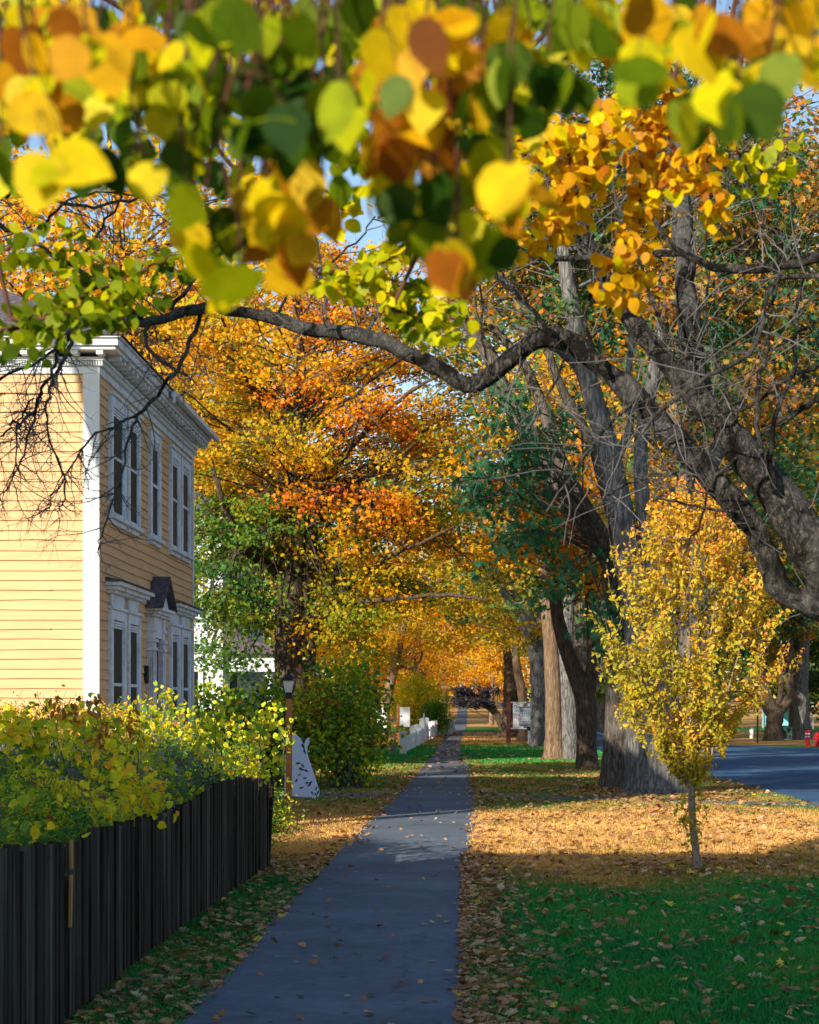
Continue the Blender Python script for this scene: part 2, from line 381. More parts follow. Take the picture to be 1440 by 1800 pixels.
def twigs(lines, n, length, r, depth=2, updown=0., spread=1., rseed=None):
    """sprout thin bare twigs from given polylines"""
    out = []
    cur = [(np.asarray(l[0]), np.asarray(l[1])) for l in lines]
    for d in range(depth):
        nxt = []
        wts = np.array([np.linalg.norm(c[0][-1] - c[0][0]) for c in cur]); wts /= wts.sum()
        cnt = n[d]
        for k in rng.choice(len(cur), cnt, p=wts):
            P, rr = cur[k]; u = rng.uniform(.1, 1.0) * (len(P) - 1); i = min(int(u), len(P) - 2); f = u - i
            p = P[i] * (1 - f) + P[i + 1] * f
            ax = P[i + 1] - P[i]; ax /= np.linalg.norm(ax) + 1e-9
            dr = rng.standard_normal(3); dr[1] *= .8; dr -= ax * (dr @ ax) * .8
            dr /= np.linalg.norm(dr) + 1e-9
            dr = dr * spread + ax * .5 + np.array([0, 0, updown]); dr /= np.linalg.norm(dr)
            L = length[d] * rng.uniform(.4, 1.4); m = 7
            pts = [p]; v = dr.copy()
            for j in range(m - 1):
                v = v + rng.standard_normal(3) * .19 + np.array([0, 0, .05 * updown]); v /= np.linalg.norm(v)
                pts.append(pts[-1] + v * L / (m - 1))
            r0 = min(r[d], .8 * float(rr[i])); 
            o = (np.array(pts), np.linspace(r0, r0 * .3, m), 4 if d == 0 else 3)
            out.append(o); nxt.append(o[:2])
        cur = nxt
    return out
def put_leaf_obj(me, mat, parent, name='crown', local=False):
    return link(name, me, mat, parent, local=local)

# ------------------------------------------------------------------ world, sun, camera
SUN_AZ = 35.0; SUN_EL = 23.0       # light travels toward +Y and +X
w = bpy.data.worlds.new("World"); scene.world = w; w.use_nodes = True
nt = w.node_tree; bg = nt.nodes.get('Background') or nt.nodes.new('ShaderNodeBackground')
sky = nt.nodes.new('ShaderNodeTexSky'); sky.sky_type = 'NISHITA'; sky.sun_disc = False
sky.sun_elevation = rad(SUN_EL); sky.sun_rotation = rad(180 + SUN_AZ)
sky.air_density = 1.0; sky.dust_density = .6; sky.ozone_density = 1.6
nt.links.new(sky.outputs[0], bg.inputs[0]); bg.inputs[1].default_value = .115
ld = bpy.data.lights.new('sun', 'SUN'); ld.energy = 5.0; ld.angle = rad(.6); ld.color = (1, .89, .72)
lo = bpy.data.objects.new('sun', ld); COL.objects.link(lo)
d = (math.sin(rad(SUN_AZ)) * math.cos(rad(SUN_EL)), math.cos(rad(SUN_AZ)) * math.cos(rad(SUN_EL)), -math.sin(rad(SUN_EL)))
from mathutils import Vector
lo.rotation_euler = Vector(d).to_track_quat('-Z', 'Y').to_euler(); lo.location = (-10, -10, 30)

cd = bpy.data.cameras.new('camera'); cam = bpy.data.objects.new('camera', cd); COL.objects.link(cam); scene.camera = cam
cam.location = (0, 0, EYE); cam.rotation_euler = (rad(90), 0, 0)
cd.sensor_fit = 'HORIZONTAL'; cd.sensor_width = 24.0; cd.lens = 24.0 * F / 1440.0
cd.shift_x = (720 - CX) / 1440.0
cd.shift_y = (HY - 900) / 1440.0
cd.clip_start = .05; cd.clip_end = 3000
cd.dof.use_dof = True; cd.dof.focus_distance = 21.0; cd.dof.aperture_fstop = 6.3
scene.view_settings.view_transform = 'Standard'; scene.view_settings.look = 'None'
scene.view_settings.exposure = 0.76; scene.view_settings.gamma = 1
scene.cycles.max_bounces = 7; scene.cycles.diffuse_bounces = 4; scene.cycles.transmission_bounces = 5; scene.cycles.glossy_bounces = 2
scene.cycles.use_denoising = True

# ------------------------------------------------------------------ ground, paths, road
def grid_ground():
    xs = np.concatenate([np.linspace(-700, -60, 8), np.linspace(-40, 40, 41), np.linspace(60, 700, 8)])
    ys = np.concatenate([np.linspace(-300, -10, 6), np.arange(-5, 280, 3.0), np.linspace(290, 1500, 14)])
    X, Y = np.meshgrid(xs, ys); Z = gz(Y) + 0.0 * X
    V = np.stack([X, Y, Z], -1).reshape(-1, 3); nx = len(xs); ny = len(ys)
    i = np.arange(ny - 1)[:, None] * nx; j = np.arange(nx - 1)[None, :]
    q = np.stack([i + j, i + j + 1, i + nx + j + 1, i + nx + j], -1).reshape(-1, 4)
    me = mesh_np('ground', V, q.ravel(), np.full(len(q), 4))
    tag(link('ground', me, M['lawn'], smooth=True), kind='structure')
grid_ground()
PL = [(-8, -1.50), (9.8, -1.47), (15, -1.46), (21.3, -1.44), (28, -1.36), (35, -1.28), (45, -1.22), (60, -1.18), (90, -1.2), (111, -1.27), (140, -.92), (160, -.85), (200, -.95), (260, -1.05), (300, -1.1)]
PR = [(-8, .03), (9.8, .03), (21.3, .05), (28, .12), (35, .17), (45, .10), (55, .05), (60, -.16), (90, -.22), (111, -.22), (140, .0), (160, .05), (200, .1), (260, .05), (300, 0)]
def pL(Y): return np.interp(Y, [p[0] for p in PL], [p[1] for p in PL])
def pR(Y): return np.interp(Y, [p[0] for p in PR], [p[1] for p in PR])
def strip(name, ys, fl, fr, mat, dz, jit=.02, cols=4):
    V = []; 
    for y in ys:
        a = float(fl(y)) + R.gauss(0, jit); b = float(fr(y)) + R.gauss(0, jit)
        for k in range(cols + 1):
            V.append((a + (b - a) * k / cols, y, gzf(y) + dz))
    q = []
    for i in range(len(ys) - 1):
        for k in range(cols):
            n = i * (cols + 1) + k; q += [n, n + 1, n + cols + 2, n + cols + 1]
    me = mesh_np(name, V, q, np.full(len(q) // 4, 4)); o = link(name, me, mat, smooth=True)
    return tag(o, kind='structure')
strip('sidewalk', np.concatenate([np.arange(-6, 40, .12), np.arange(40, 300, 1.0)]), pL, pR, M['path'], .012, .014)
# cross path, running from the driveway on the left over to the road
def cross():
    mb = MB()
    xs = [-14, -8, -5, -3.2, -2.2, -1.25]
    for a, b in zip(xs[:-1], xs[1:]):
        mb.quad((a, 34.7, .008), (b, 34.6, .008), (b, 36.9, .008), (a, 37.0, .008))
    xs = list(np.linspace(.1, 6.1, 40)); prev = None
    for x in xs:
        t = (x - .1) / 6.0; y0 = 34.6 - 3.6 * t + R.gauss(0, .06); y1 = y0 + 1.5 + R.gauss(0, .08)
        if prev: mb.quad((prev[0], prev[1], .008), (x, y0, .008), (x, y1, .008), (prev[0], prev[2], .008))
        prev = (x, y0, y1)
    tag(mb.obj('cross_path', M['path']), kind='structure')
cross()
def road_l(Y): return np.interp(Y, [-20, 31, 34, 46, 72, 84, 150, 300], [5.7, 5.72, 5.9, 5.8, 5.15, 4.9, 4.6, 4.2])
def road_r(Y): return np.interp(Y, [-20, 18, 24, 74, 76.5, 84, 150, 300], [12.5, 12.5, 60, 60, 14.5, 11.5, 10.5, 10])
strip('road', np.concatenate([np.arange(-20, 60, 1.0), np.arange(60, 90, .5), np.arange(90, 300, 3.0)]), road_l, road_r, M['road'], .006, .05)
def lines_mark():
    mb = MB()
    for y in np.arange(86, 280, 6.0):
        mb.quad((8.0, y, gzf(y) + .012), (8.14, y, gzf(y) + .012), (8.14, y + 6, gzf(y + 6) + .012), (8.0, y + 6, gzf(y + 6) + .012))
    tag(mb.obj('road_marking', M['white']), kind='structure')
lines_mark()

# ------------------------------------------------------------------ grass blades and leaf litter
def blades():
    parts = []
    def area(x0, x1, y0, y1, dens, h, wd):
        n = int((x1 - x0) * (y1 - y0) * dens)
        X = rng.uniform(x0, x1, n); Y = rng.uniform(y0, y1, n)
        parts.append((X, Y, np.full(n, h), np.full(n, wd)))
    area(-2.15, 3.4, 9.0, 13, 5600, .042, .003)
    area(-2.15, 4.0, 13, 18, 3400, .042, .004)
    area(-2.6, 4.6, 18, 24, 2000, .036, .0052)
    area(-3.2, 6.0, 24, 36, 900, .034, .008)
    area(-4.2, 5.2, 36, 66, 260, .045, .015)
    area(-3.0, 4.9, 66, 100, 90, .06, .035)
    X, Y, H, W = [np.concatenate(a) for a in zip(*parts)]
    edge = rng.normal(0, .035, len(X))
    keep = ~((X > pL(Y) + .01 + edge) & (X < pR(Y) - .01 + edge))
    keep &= ~((Y > 34.8 - 3.6 * np.clip((X - .1) / 6, 0, 1)) & (Y < 36.0 - 3.6 * np.clip((X - .1) / 6, 0, 1)) & (rng.random(len(X)) < .85))
    keep &= X < road_l(Y) - .1
    # patchiness: thin where the leaves lie
    pn = np.sin(X * 2.1 + 1.3 * np.sin(Y * .8)) * np.sin(Y * 1.3 + X) 
    keep &= rng.random(len(X)) < .68 + .3 * pn
    near = np.clip(1 - np.abs(X - pR(Y) - .2) / .35, 0, 1) * (Y < 19)
    keep &= rng.random(len(X)) > near * .85
    X, Y, H, W = X[keep], Y[keep], H[keep], W[keep]; n = len(X)
    z = gz(Y); a = rng.uniform(0, 6.283, n); h = H * rng.uniform(.5, 1.4, n)
    lean = rng.uniform(.1, .9, n) * h; la = rng.uniform(0, 6.283, n)
    V = np.empty((n, 4, 3))
    V[:, 0] = np.stack([X - W * np.cos(a), Y - W * np.sin(a), z], 1)
    V[:, 1] = np.stack([X + W * np.cos(a), Y + W * np.sin(a), z], 1)
    V[:, 2] = np.stack([X + .4 * lean * np.cos(la) + W * .6 * np.cos(a), Y + .4 * lean * np.sin(la) + W * .6 * np.sin(a), z + h * .6], 1)
    V[:, 3] = np.stack([X + lean * np.cos(la), Y + lean * np.sin(la), z + h], 1)
    t = zone(Y + rng.normal(0, .4, n) + .8 * np.sin(X * 1.3)) + .16 * pn[keep] + rng.normal(0, .1, n) + .14 * np.sin(X * 5.3 + 2 * np.sin(Y * 3.1)) * np.sin(Y * 4.7 + X * 2)
    me = mesh_np('grass', V.reshape(-1, 3), np.arange(n * 4), np.full(n, 4), np.clip(t, 0, 1))
    tag(link('grass', me, M['grass']), 'short lawn grass, lush green near and dry tan further on', 'grass', kind='stuff')
blades()
def litter():
    Cs = []; S = []
    def area(n, x0, x1, y0, y1, s):
        X = rng.uniform(x0, x1, n); Y = rng.uniform(y0, y1, n); Cs.append(np.stack([X, Y], 1)); S.append(np.full(n, s))
    # scattered over the lawn
    area(1500, 0, 3.6, 9.2, 18, .06); area(160, 0, 3.4, 9.2, 17, .095); area(2600, 0, 4.8, 18, 31, .07); area(2200, 0, 5.8, 31, 48, .085)
    area(900, 2.2, 5, 33, 39, .085)
    area(1500, -4, -1.2, 22, 48, .08); area(1100, -2.05, -1.4, 9, 21, .06); area(1500, -1.8, 4.6, 48, 125, .13)
    # drift along the right edge of the path
    n = 3000; Y = 9 + 12 * rng.random(n) ** 1.1; X = .05 + np.abs(rng.normal(0, .24, n)) - .1
    Cs.append(np.stack([X, Y], 1)); S.append(np.full(n, .052))
    n = 500; Y = 21 + 40 * rng.random(n); X = pR(Y) + np.abs(rng.normal(0, .2, n)); Cs.append(np.stack([X, Y], 1)); S.append(np.full(n, .07))
    n = 900; Y = 9 + 45 * rng.random(n) ** 1.3; X = pL(Y) - np.abs(rng.normal(0, .14, n)) + .05; Cs.append(np.stack([X, Y], 1)); S.append(np.full(n, .06))
    # on the asphalt
    n = 330; Y = 9.5 + 40 * rng.random(n) ** 1.1; X = pL(Y) + (pR(Y) - pL(Y)) * rng.random(n); Cs.append(np.stack([X, Y], 1)); S.append(np.full(n, .05))
    # along the fence foot and round the trunk bases
    n = 500; Y = rng.uniform(9, 13.5, n); X = rng.uniform(-2.0, -1.55, n); Cs.append(np.stack([X, Y], 1)); S.append(np.full(n, .06))
    for tx, ty, rr in ((3.55, 36, .8), (3.05, 38.8, .6), (3.1, 49.5, .6), (3.0, 60, .9), (3.1, 80, .9), (2.3, 19.2, .8)):
        n = 260; a = rng.uniform(0, 6.283, n); q = rr * (.5 + np.abs(rng.normal(0, .6, n)))
        Cs.append(np.stack([tx + q * np.cos(a), ty + q * np.sin(a)], 1)); S.append(np.full(n, .075))
    C = np.concatenate(Cs); S = np.concatenate(S) * rng.uniform(.6, 1.3, len(C))
    z = gz(C[:, 1]) + .018 + .02 * rng.random(len(C))
    C = np.column_stack([C, z]); t = np.clip(rng.beta(2, 1.9, len(C)) * .85 + (rng.random(len(C)) < .1) * .4, 0, 1)
    h = len(C) // 2; perm = rng.permutation(len(C)); C = C[perm]; S = S[perm]; t = t[perm]
    me = leaves_mesh('fallen_leaves', C[:h], S[:h] * 1.3, t[:h], T_OAK, (0, 0, 3.2), 0, .9)
    tag(link('fallen_leaves', me, M['litter']), 'lobed brown fallen leaves strewn on lawn, path edge and asphalt', 'fallen leaves', kind='stuff')
    me = leaves_mesh('fallen_leaves', C[h:], S[h:], t[h:], T_HEART, (0, 0, 3.2), 0, .9)
    tag(link('fallen_leaves', me, M['litter']), 'rounded tan and orange fallen leaves strewn on lawn and path', 'fallen leaves', kind='stuff')
litter()

# ------------------------------------------------------------------ clapboard helper
def clapboard_y(mb, x0, x1, y, z0, z1, ex, wob=.005, out=.022):
    """wall facing -Y at plane y: overlapping boards with slightly wavy lower edges"""
    z = z0; nseg = max(2, int(abs(x1 - x0) / .6))
    while z < z1 - 1e-4:
        t = min(z + ex, z1); pv = None
        for i in range(nseg + 1):
            x = x0 + (x1 - x0) * i / nseg; zz = z + R.gauss(0, wob)
            cur = ((x, y - out, zz), (x, y, t + .012), (x, y, zz))
            if pv: mb.quad(pv[0], cur[0], cur[1], pv[1]); mb.quad(pv[2], cur[2], cur[0], pv[0])
            pv = cur
            if 0 < i < nseg and R.random() < .10: xx = x + .2; cur = ((xx, y - out - .006, zz), (xx, y - .001, t + .012), (xx, y, zz)); mb.quad((x + .006, y - out, zz), (xx, y - out - .006, zz - .004), (xx, y - .001, t), (x + .006, y, t))
            pv = ((x, y - out, zz), (x, y, t + .012), (x, y, zz))
        z = t
def clapboard_x(mb, y0, y1, x, z0, z1, ex, wob=.005, out=.022):
    """wall facing +X"""
    z = z0; nseg = max(2, int(abs(y1 - y0) / .6))
    while z < z1 - 1e-4:
        t = min(z + ex, z1); pv = None
        for i in range(nseg + 1):
            y = y0 + (y1 - y0) * i / nseg; zz = z + R.gauss(0, wob)
            cur = ((x + out, y, zz), (x, y, t + .012), (x, y, zz))
            if pv: mb.quad(pv[0], cur[0], cur[1], pv[1]); mb.quad(pv[2], cur[2], cur[0], pv[0])
            pv = cur
        z = t

# ------------------------------------------------------------------ the yellow house
def yellow_house():
    X1 = -4.56; Y0 = 23.9; Y1 = 32.17; X0 = -15.0; ZT = 5.73
    h = thing('clapboard_house', 'yellow clapboard house with white corner boards and dentil cornice behind the vine hedge', 'house', (X1, Y0, 0))
    P = lambda mb, n, m, par=h, **k: mb.obj(n, m, par, local=False, **k)
    mb = MB(); clapboard_y(mb, X0, X1 - .17, Y0, .5, ZT, .122); mb.box(X0, X1 - .17, Y0 + .001, Y0 + .15, .5, ZT); P(mb, 'wall', M['yellow'])
    mb = MB(); clapboard_x(mb, Y0 + .02, Y1 - .1, X1, .5, ZT, .122); mb.box(X1 - .15, X1 - .001, Y0 + .16, Y1, .5, ZT); P(mb, 'wall', M['yellow'])
    mb = MB(); mb.box(X0, X1 - .16, Y1 - .15, Y1, .5, ZT); mb.box(X0, X0 + .15, Y0 + .16, Y1 - .16, .5, ZT); P(mb, 'wall', M['yellow'])
    mb = MB(); mb.box(X0 + .02, X1 - .02, Y0 + .03, Y1 - .03, -.1, .495); P(mb, 'foundation', M['granite'])
    mb = MB(); mb.box(X1 - .172, X1 + .03, Y0 - .034, Y0 + .012, .5, ZT); P(mb, 'corner_board', M['white'], bevel=.003)
    mb = MB(); mb.box(X1 - .01, X1 + .03, Y1 - .11, Y1 + .02, .5, ZT); P(mb, 'corner_board', M['white_old'], bevel=.003)
    # frieze and cornice: profile swept round the front and the side
    def band(x_out, z0, z1):
        b = MB(); b.box(X0, X1 + x_out, Y0 - x_out, Y0 + .02, z0, z1); b.box(X1 - .02, X1 + x_out, Y0 + .021, Y1 + x_out, z0, z1); return b
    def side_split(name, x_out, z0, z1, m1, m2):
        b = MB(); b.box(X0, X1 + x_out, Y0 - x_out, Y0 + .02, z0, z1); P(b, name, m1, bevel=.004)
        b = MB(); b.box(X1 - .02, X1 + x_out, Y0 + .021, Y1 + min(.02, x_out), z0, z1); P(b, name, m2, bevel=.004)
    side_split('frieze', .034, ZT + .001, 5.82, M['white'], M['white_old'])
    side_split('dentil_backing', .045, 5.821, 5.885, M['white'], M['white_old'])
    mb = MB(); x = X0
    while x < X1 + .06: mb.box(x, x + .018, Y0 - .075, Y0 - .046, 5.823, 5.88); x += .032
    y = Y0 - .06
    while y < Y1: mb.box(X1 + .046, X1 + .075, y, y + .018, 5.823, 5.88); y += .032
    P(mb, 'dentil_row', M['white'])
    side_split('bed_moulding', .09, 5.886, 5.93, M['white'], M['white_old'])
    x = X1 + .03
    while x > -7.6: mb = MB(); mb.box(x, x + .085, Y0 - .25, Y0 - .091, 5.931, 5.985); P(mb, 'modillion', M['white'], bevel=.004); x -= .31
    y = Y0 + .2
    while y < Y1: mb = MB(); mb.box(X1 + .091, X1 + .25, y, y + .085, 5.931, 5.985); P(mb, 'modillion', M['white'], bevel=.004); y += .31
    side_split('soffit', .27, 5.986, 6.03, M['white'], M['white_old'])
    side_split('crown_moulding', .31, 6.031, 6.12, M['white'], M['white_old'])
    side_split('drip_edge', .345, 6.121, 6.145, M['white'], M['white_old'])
    # hip roof
    e = .37; zt = 6.147; s = .5
    xa, xb, ya, yb = X0 - e, X1 + e, Y0 - e, Y1 + e; d = (yb - ya) / 2; zr = zt + d * s
    mb = MB(); r1 = (xa + d, ya + d, zr); r2 = (xb - d, ya + d, zr)
    A, B, C_, D = (xa, ya, zt), (xb, ya, zt), (xb, yb, zt), (xa, yb, zt)
    def courses(p, q, r, s2, n):     # p,q lower edge, s2,r upper edge
        for k in range(n):
            t0 = k / n; t1 = (k + 1.12) / n if k < n - 1 else 1
            L = lambda a, b, t: tuple(a[i] + (b[i] - a[i]) * t for i in range(3))
            up = lambda a: (a[0], a[1], a[2] + .014)
            a0 = up(L(p, s2, t0)); b0 = up(L(q, r, t0)); a1 = L(p, s2, t1); b1 = L(q, r, t1)
            mb.quad(a0, b0, b1, a1); mb.quad(L(p, s2, t0), L(q, r, t0), b0, a0)
    courses(A, B, r2, r1, 30); courses(B, C_, r2, r2, 30); courses(C_, D, r1, r2, 30); courses(D, A, r1, r1, 30)
    P(mb, 'roof', M['shingle'])
    mb = MB(); mb.box(X1 + .347, X1 + .43, 27.6, Y1 + .2, 6.05, 6.125); mb.box(X1 + .37, X1 + .41, 27.58, 27.6, 5.95, 6.05); P(mb, 'gutter', M['white_old'], bevel=.01)
    # windows on the side
    def window(y0, y1, z0, z1, rail=True):
        b = MB(); t = .13; xo = X1 + .066
        b.box(X1, xo, y0, y0 + t, z0, z1); b.box(X1, xo, y1 - t, y1, z0, z1)
        b.box(X1, xo, y0 + t, y1 - t, z1 - t, z1); b.box(X1 - .01, xo + .03, y0 - .03, y1 + .03, z1 + .001, z1 + .045)
        b.box(X1, xo + .05, y0 - .04, y1 + .04, z0 - .05, z0 - .001); b.box(X1, xo, y0 - .01, y1 + .01, z0 - .11, z0 - .051)
        fr = P(b, 'window', M['white_old'], bevel=.006)
        g = MB(); g.box(X1, X1 + .028, y0 + t, y1 - t, z0, z1 - t); go = g.obj('pane', M['glass'], None)
        go.parent = fr; co = np.array([v.co[:] for v in go.data.vertices]) - np.array([X1, Y0, 0]); go.data.vertices.foreach_set('co', co.astype('f').ravel())
        s = MB(); ww = .045
        s.box(X1 + .029, X1 + .046, y0 + t, y0 + t + ww, z0, z1 - t); s.box(X1 + .029, X1 + .046, y1 - t - ww, y1 - t, z0, z1 - t)
        s.box(X1 + .029, X1 + .046, y0 + t + ww, y1 - t - ww, z0, z0 + .06)
        for k in range(3): s.box(X1 + .029, X1 + .044 + .008 * k, y0 + t + ww, y1 - t - ww, z1 - t - .04 - .03 * (2 - k), z1 - t - .015 - .03 * (2 - k))
        if rail: s.box(X1 + .029, X1 + .05, y0 + t + ww, y1 - t - ww, (z0 + z1) / 2 - .02, (z0 + z1) / 2 + .02)
        so = s.obj('sash', M['white_old'], None); so.parent = fr
        co = np.array([v.co[:] for v in so.data.vertices]) - np.array([X1, Y0, 0]); so.data.vertices.foreach_set('co', co.astype('f').ravel())
    for (a, b) in ((24.53, 25.60), (25.77, 26.73), (27.6, 28.52), (29.5, 30.44), (30.6, 31.6)):
        window(a, b, 4.06, 5.58)
    for (a, b) in ((24.53, 25.60), (25.77, 26.73), (29.5, 30.44), (30.6, 31.6)):
        window(a, b, .95, 2.86)
        b2 = MB(); b2.box(X1, X1 + .05, a + .06, b - .06, 2.907, 3.06); P(b2, 'frieze_block', M['white_old'], bevel=.004)
    for (a, b) in ((24.45, 26.85), (29.42, 31.72)):
        b2 = MB(); b2.box(X1, X1 + .09, a, b, 3.061, 3.10); b2.box(X1, X1 + .16, a - .05, b + .05, 3.101, 3.15); b2.box(X1, X1 + .22, a - .1, b + .1, 3.151, 3.20)
        y = a + .03
        while y < b - .03: b2.box(X1 + .091, X1 + .12, y, y + .03, 3.062, 3.10); y += .06
        P(b2, 'window_cornice', M['white_old'], bevel=.004)
        b2 = MB(); b2.hexa([(X1, a - .12, 3.201), (X1 + .25, a - .12, 3.201), (X1 + .25, b + .12, 3.201), (X1, b + .12, 3.201), (X1, a - .12, 3.26), (X1 + .25, a - .12, 3.215), (X1 + .25, b + .12, 3.215), (X1, b + .12, 3.26)]); P(b2, 'window_cornice_roof', M['shingle'])
    # door surround with steep pediment
    def pil(y0, y1):
        b = MB(); xo = X1 + .125
        b.box(X1, xo, y0, y1, .5, .7); b.box(X1, xo, y0 + .01, y1 - .01, .7, 2.42)
        for k in range(4): b.box(X1 + .012 + k * .029, X1 + .029 + k * .029, y0 - .006, y0 + .009, .72, 2.40)
        for k in range(3): b.box(xo + .001, xo + .012, y0 + .02 + k * .04, y0 + .045 + k * .04, .72, 2.40)
        b.box(X1, xo + .02, y0 - .025, y1 + .02, 2.421, 2.47); b.box(X1, xo, y0 - .01, y1 + .01, 2.471, 2.54); b.box(X1, xo + .03, y0 - .03, y1 + .03, 2.541, 2.585)
        b.box(X1, xo - .01, y0, y1, 2.586, 2.70); b.box(X1, xo + .02, y0 - .02, y1 + .02, 2.701, 2.74); b.box(X1, xo, y0, y1, 2.741, 2.90)
        b.box(X1, xo + .02, y0 - .02, y1 + .02, 2.901, 2.94)
        P(b, 'pilaster', M['white_old'], bevel=.004)
    pil(27.5, 27.66); pil(28.35, 28.51)
    b = MB(); b.box(X1 + .005, X1 + .045, 27.67, 28.34, .55, 2.6); P(b, 'door', M['red_door'])
    b = MB(); b.box(X1 + .001, X1 + .1, 27.67, 28.34, 2.61, 2.94); b.box(X1, X1 + .2, 27.44, 28.6, 2.941, 2.985); b.box(X1, X1 + .25, 27.4, 28.66, 2.986, 3.03)
    y = 27.44
    while y < 28.58: b.box(X1 + .101, X1 + .17, y, y + .03, 2.905, 2.94); y += .065
    P(b, 'entablature', M['white_old'], bevel=.004)
    b = MB(); pts = [(X1, 27.46, 3.031), (X1, 28.62, 3.031), (X1, 28.04, 3.44)]; b.prism(pts, (.16, 0, 0)); P(b, 'pediment', M['white_old'])
    b = MB()
    for sy in (-1, 1):
        y_e = 28.04 + sy * .66; y_r = 28.04
        pts = [(X1, y_e, 3.02), (X1, y_r, 3.47), (X1, y_r, 3.51), (X1, y_e, 3.06)]; b.prism(pts, (.27, 0, 0))
    P(b, 'pediment_roof', M['shingle'])
    b = MB(); b.box(X1 + .015, X1 + .07, 27.27, 27.38, 1.95, 2.2); P(b, 'mailbox', M['black'], bevel=.01)
yellow_house()

# ------------------------------------------------------------------ unseen house added left of the view, its roof shaped to shade the near lawn
def added_shade_house():
    X0, X1, Y0, Y1, H = -11.4, -6.5, -3.2, 4.6, 8.5; HB = H - .33 * (Y1 - Y0)
    h = thing('clapboard_house', 'added grey clapboard house out of view left of the dark fence, shading the near lawn', 'house', (X1, Y1, 0))
    mb = MB(); mb.hexa([(X0, Y0, -.1), (X1, Y0, -.1), (X1, Y1, -.1), (X0, Y1, -.1), (X0, Y0, HB - .1), (X1, Y0, HB - .1), (X1, Y1, H - .1), (X0, Y1, H - .1)]); clapboard_x(mb, Y0, Y1, X1 + .002, .3, HB - .2, .14, .001); mb.obj('wall', M['greyhouse'], h, local=False)
    mb = MB(); mb.hexa([(X0 - .1, Y0 - .3, HB - .2), (X1 + .1, Y0 - .3, HB - .2), (X1 + .1, Y1, H - .098), (X0 - .1, Y1, H - .098), (X0 - .1, Y0 - .3, HB - .05), (X1 + .1, Y0 - .3, HB - .05), (X1 + .1, Y1 + .05, H + .05), (X0 - .1, Y1 + .05, H + .05)]); mb.obj('roof', M['shingle'], h, local=False)
    for yc in (-1.4, .9, 3.1):
        for z0 in (1.1, 3.6):
            f = MB(); f.box(X1 + .02, X1 + .07, yc - .55, yc + .55, z0 - .08, z0 + 1.6); fo = f.obj('window', M['white'], h, local=False)
            g = MB(); g.box(X1 + .072, X1 + .08, yc - .43, yc + .43, z0, z0 + 1.5); go = g.obj('pane', M['glass'], h, local=False); go.parent = fo
added_shade_house()

# ------------------------------------------------------------------ white house beyond the maple
def white_house():
    X0, X1, Y0, Y1, H = -19, -6.3, 50, 60, 6.6
    h = thing('clapboard_house', 'white clapboard house with a columned side porch glimpsed behind the big maple', 'house', (X1, Y0, 0))
    mb = MB(); clapboard_y(mb, X0, X1, Y0, .3, H, .16, .001, .02); mb.box(X0, X1, Y0 + .01, Y1, -.1, H); mb.obj('wall', M['white'], h, local=False)
    mb = MB(); mb.v += [(X0 - .4, Y0 - .4, H), (X1 + .4, Y0 - .4, H), (X1 + .4, Y1 + .4, H), (X0 - .4, Y1 + .4, H), (X0 + 4, 55, H + 2.6), (X1 - 4, 55, H + 2.6)]
    mb.f += [(0, 1, 5, 4), (1, 2, 5), (2, 3, 4, 5), (3, 0, 4), (3, 2, 1, 0)]; mb.obj('roof', M['shingle'], h, local=False)
    mb = MB(); mb.box(X0 - .3, X1 + .3, Y0 - .3, Y0 - .001, H - .35, H - .002); mb.box(X1 + .001, X1 + .3, Y0, Y1, H - .35, H - .002); mb.obj('cornice', M['white'], h, local=False)
    for xc in (-7.4, -9.6, -12.2, -14.8):
        for z0 in (1.0, 4.0):
            f = MB(); f.box(xc - .6, xc + .6, Y0 - .07, Y0 - .021, z0 - .1, z0 + 1.65); fo = f.obj('window', M['white_old'], h, local=False)
            g = MB(); g.box(xc - .47, xc + .47, Y0 - .08, Y0 - .071, z0, z0 + 1.55); go = g.obj('pane', M['glass'], h, local=False); go.parent = fo
    # two storey porch on the right side
    mb = MB(); mb.box(X1 + .001, -5.0, Y0 + .3, 59, .25, .4); mb.obj('porch_floor', M['white_old'], h, local=False)
    mb = MB(); mb.box(X1 + .001, -4.9, Y0 + .2, 59, 2.55, 3.0); mb.obj('porch_beam', M['white_old'], h, local=False)
    mb = MB(); mb.hexa([(X1, Y0, 3.001), (-4.7, Y0, 3.001), (-4.7, 59.3, 3.001), (X1, 59.3, 3.001), (X1, Y0, 3.6), (-4.7, Y0, 3.1), (-4.7, 59.3, 3.1), (X1, 59.3, 3.6)]); mb.obj('porch_roof', M['shingle'], h, local=False)
    for yy in (50.5, 53.3, 56.1, 58.8):
        c = MB(); c.lathe([(.15, .401), (.15, .5), (.11, .52), (.095, 2.4), (.14, 2.45), (.14, 2.549)], (-5.15, yy, 0), 14); c.obj('column', M['white_old'], h, local=False)
    c = MB(); c.box(-6.25, -5.2, 50.42, 50.48, 1.15, 1.22); c.box(-6.25, -5.2, 50.42, 50.48, .5, .56)
    x = -6.2
    while x < -5.3: c.box(x, x + .03, 50.43, 50.47, .561, 1.149); x += .12
    c.obj('porch_railing', M['white_old'], h, local=False)
    f = MB(); f.box(X1 + .002, X1 + .05, 51.5, 52.7, 1.1, 2.5); f.obj('shutter', M['motif'], h, local=False); f = MB(); f.box(X1 + .002, X1 + .05, 51.5, 52.7, 4.0, 5.5); fo = f.obj('shutter', M['motif'], h, local=False)
white_house()

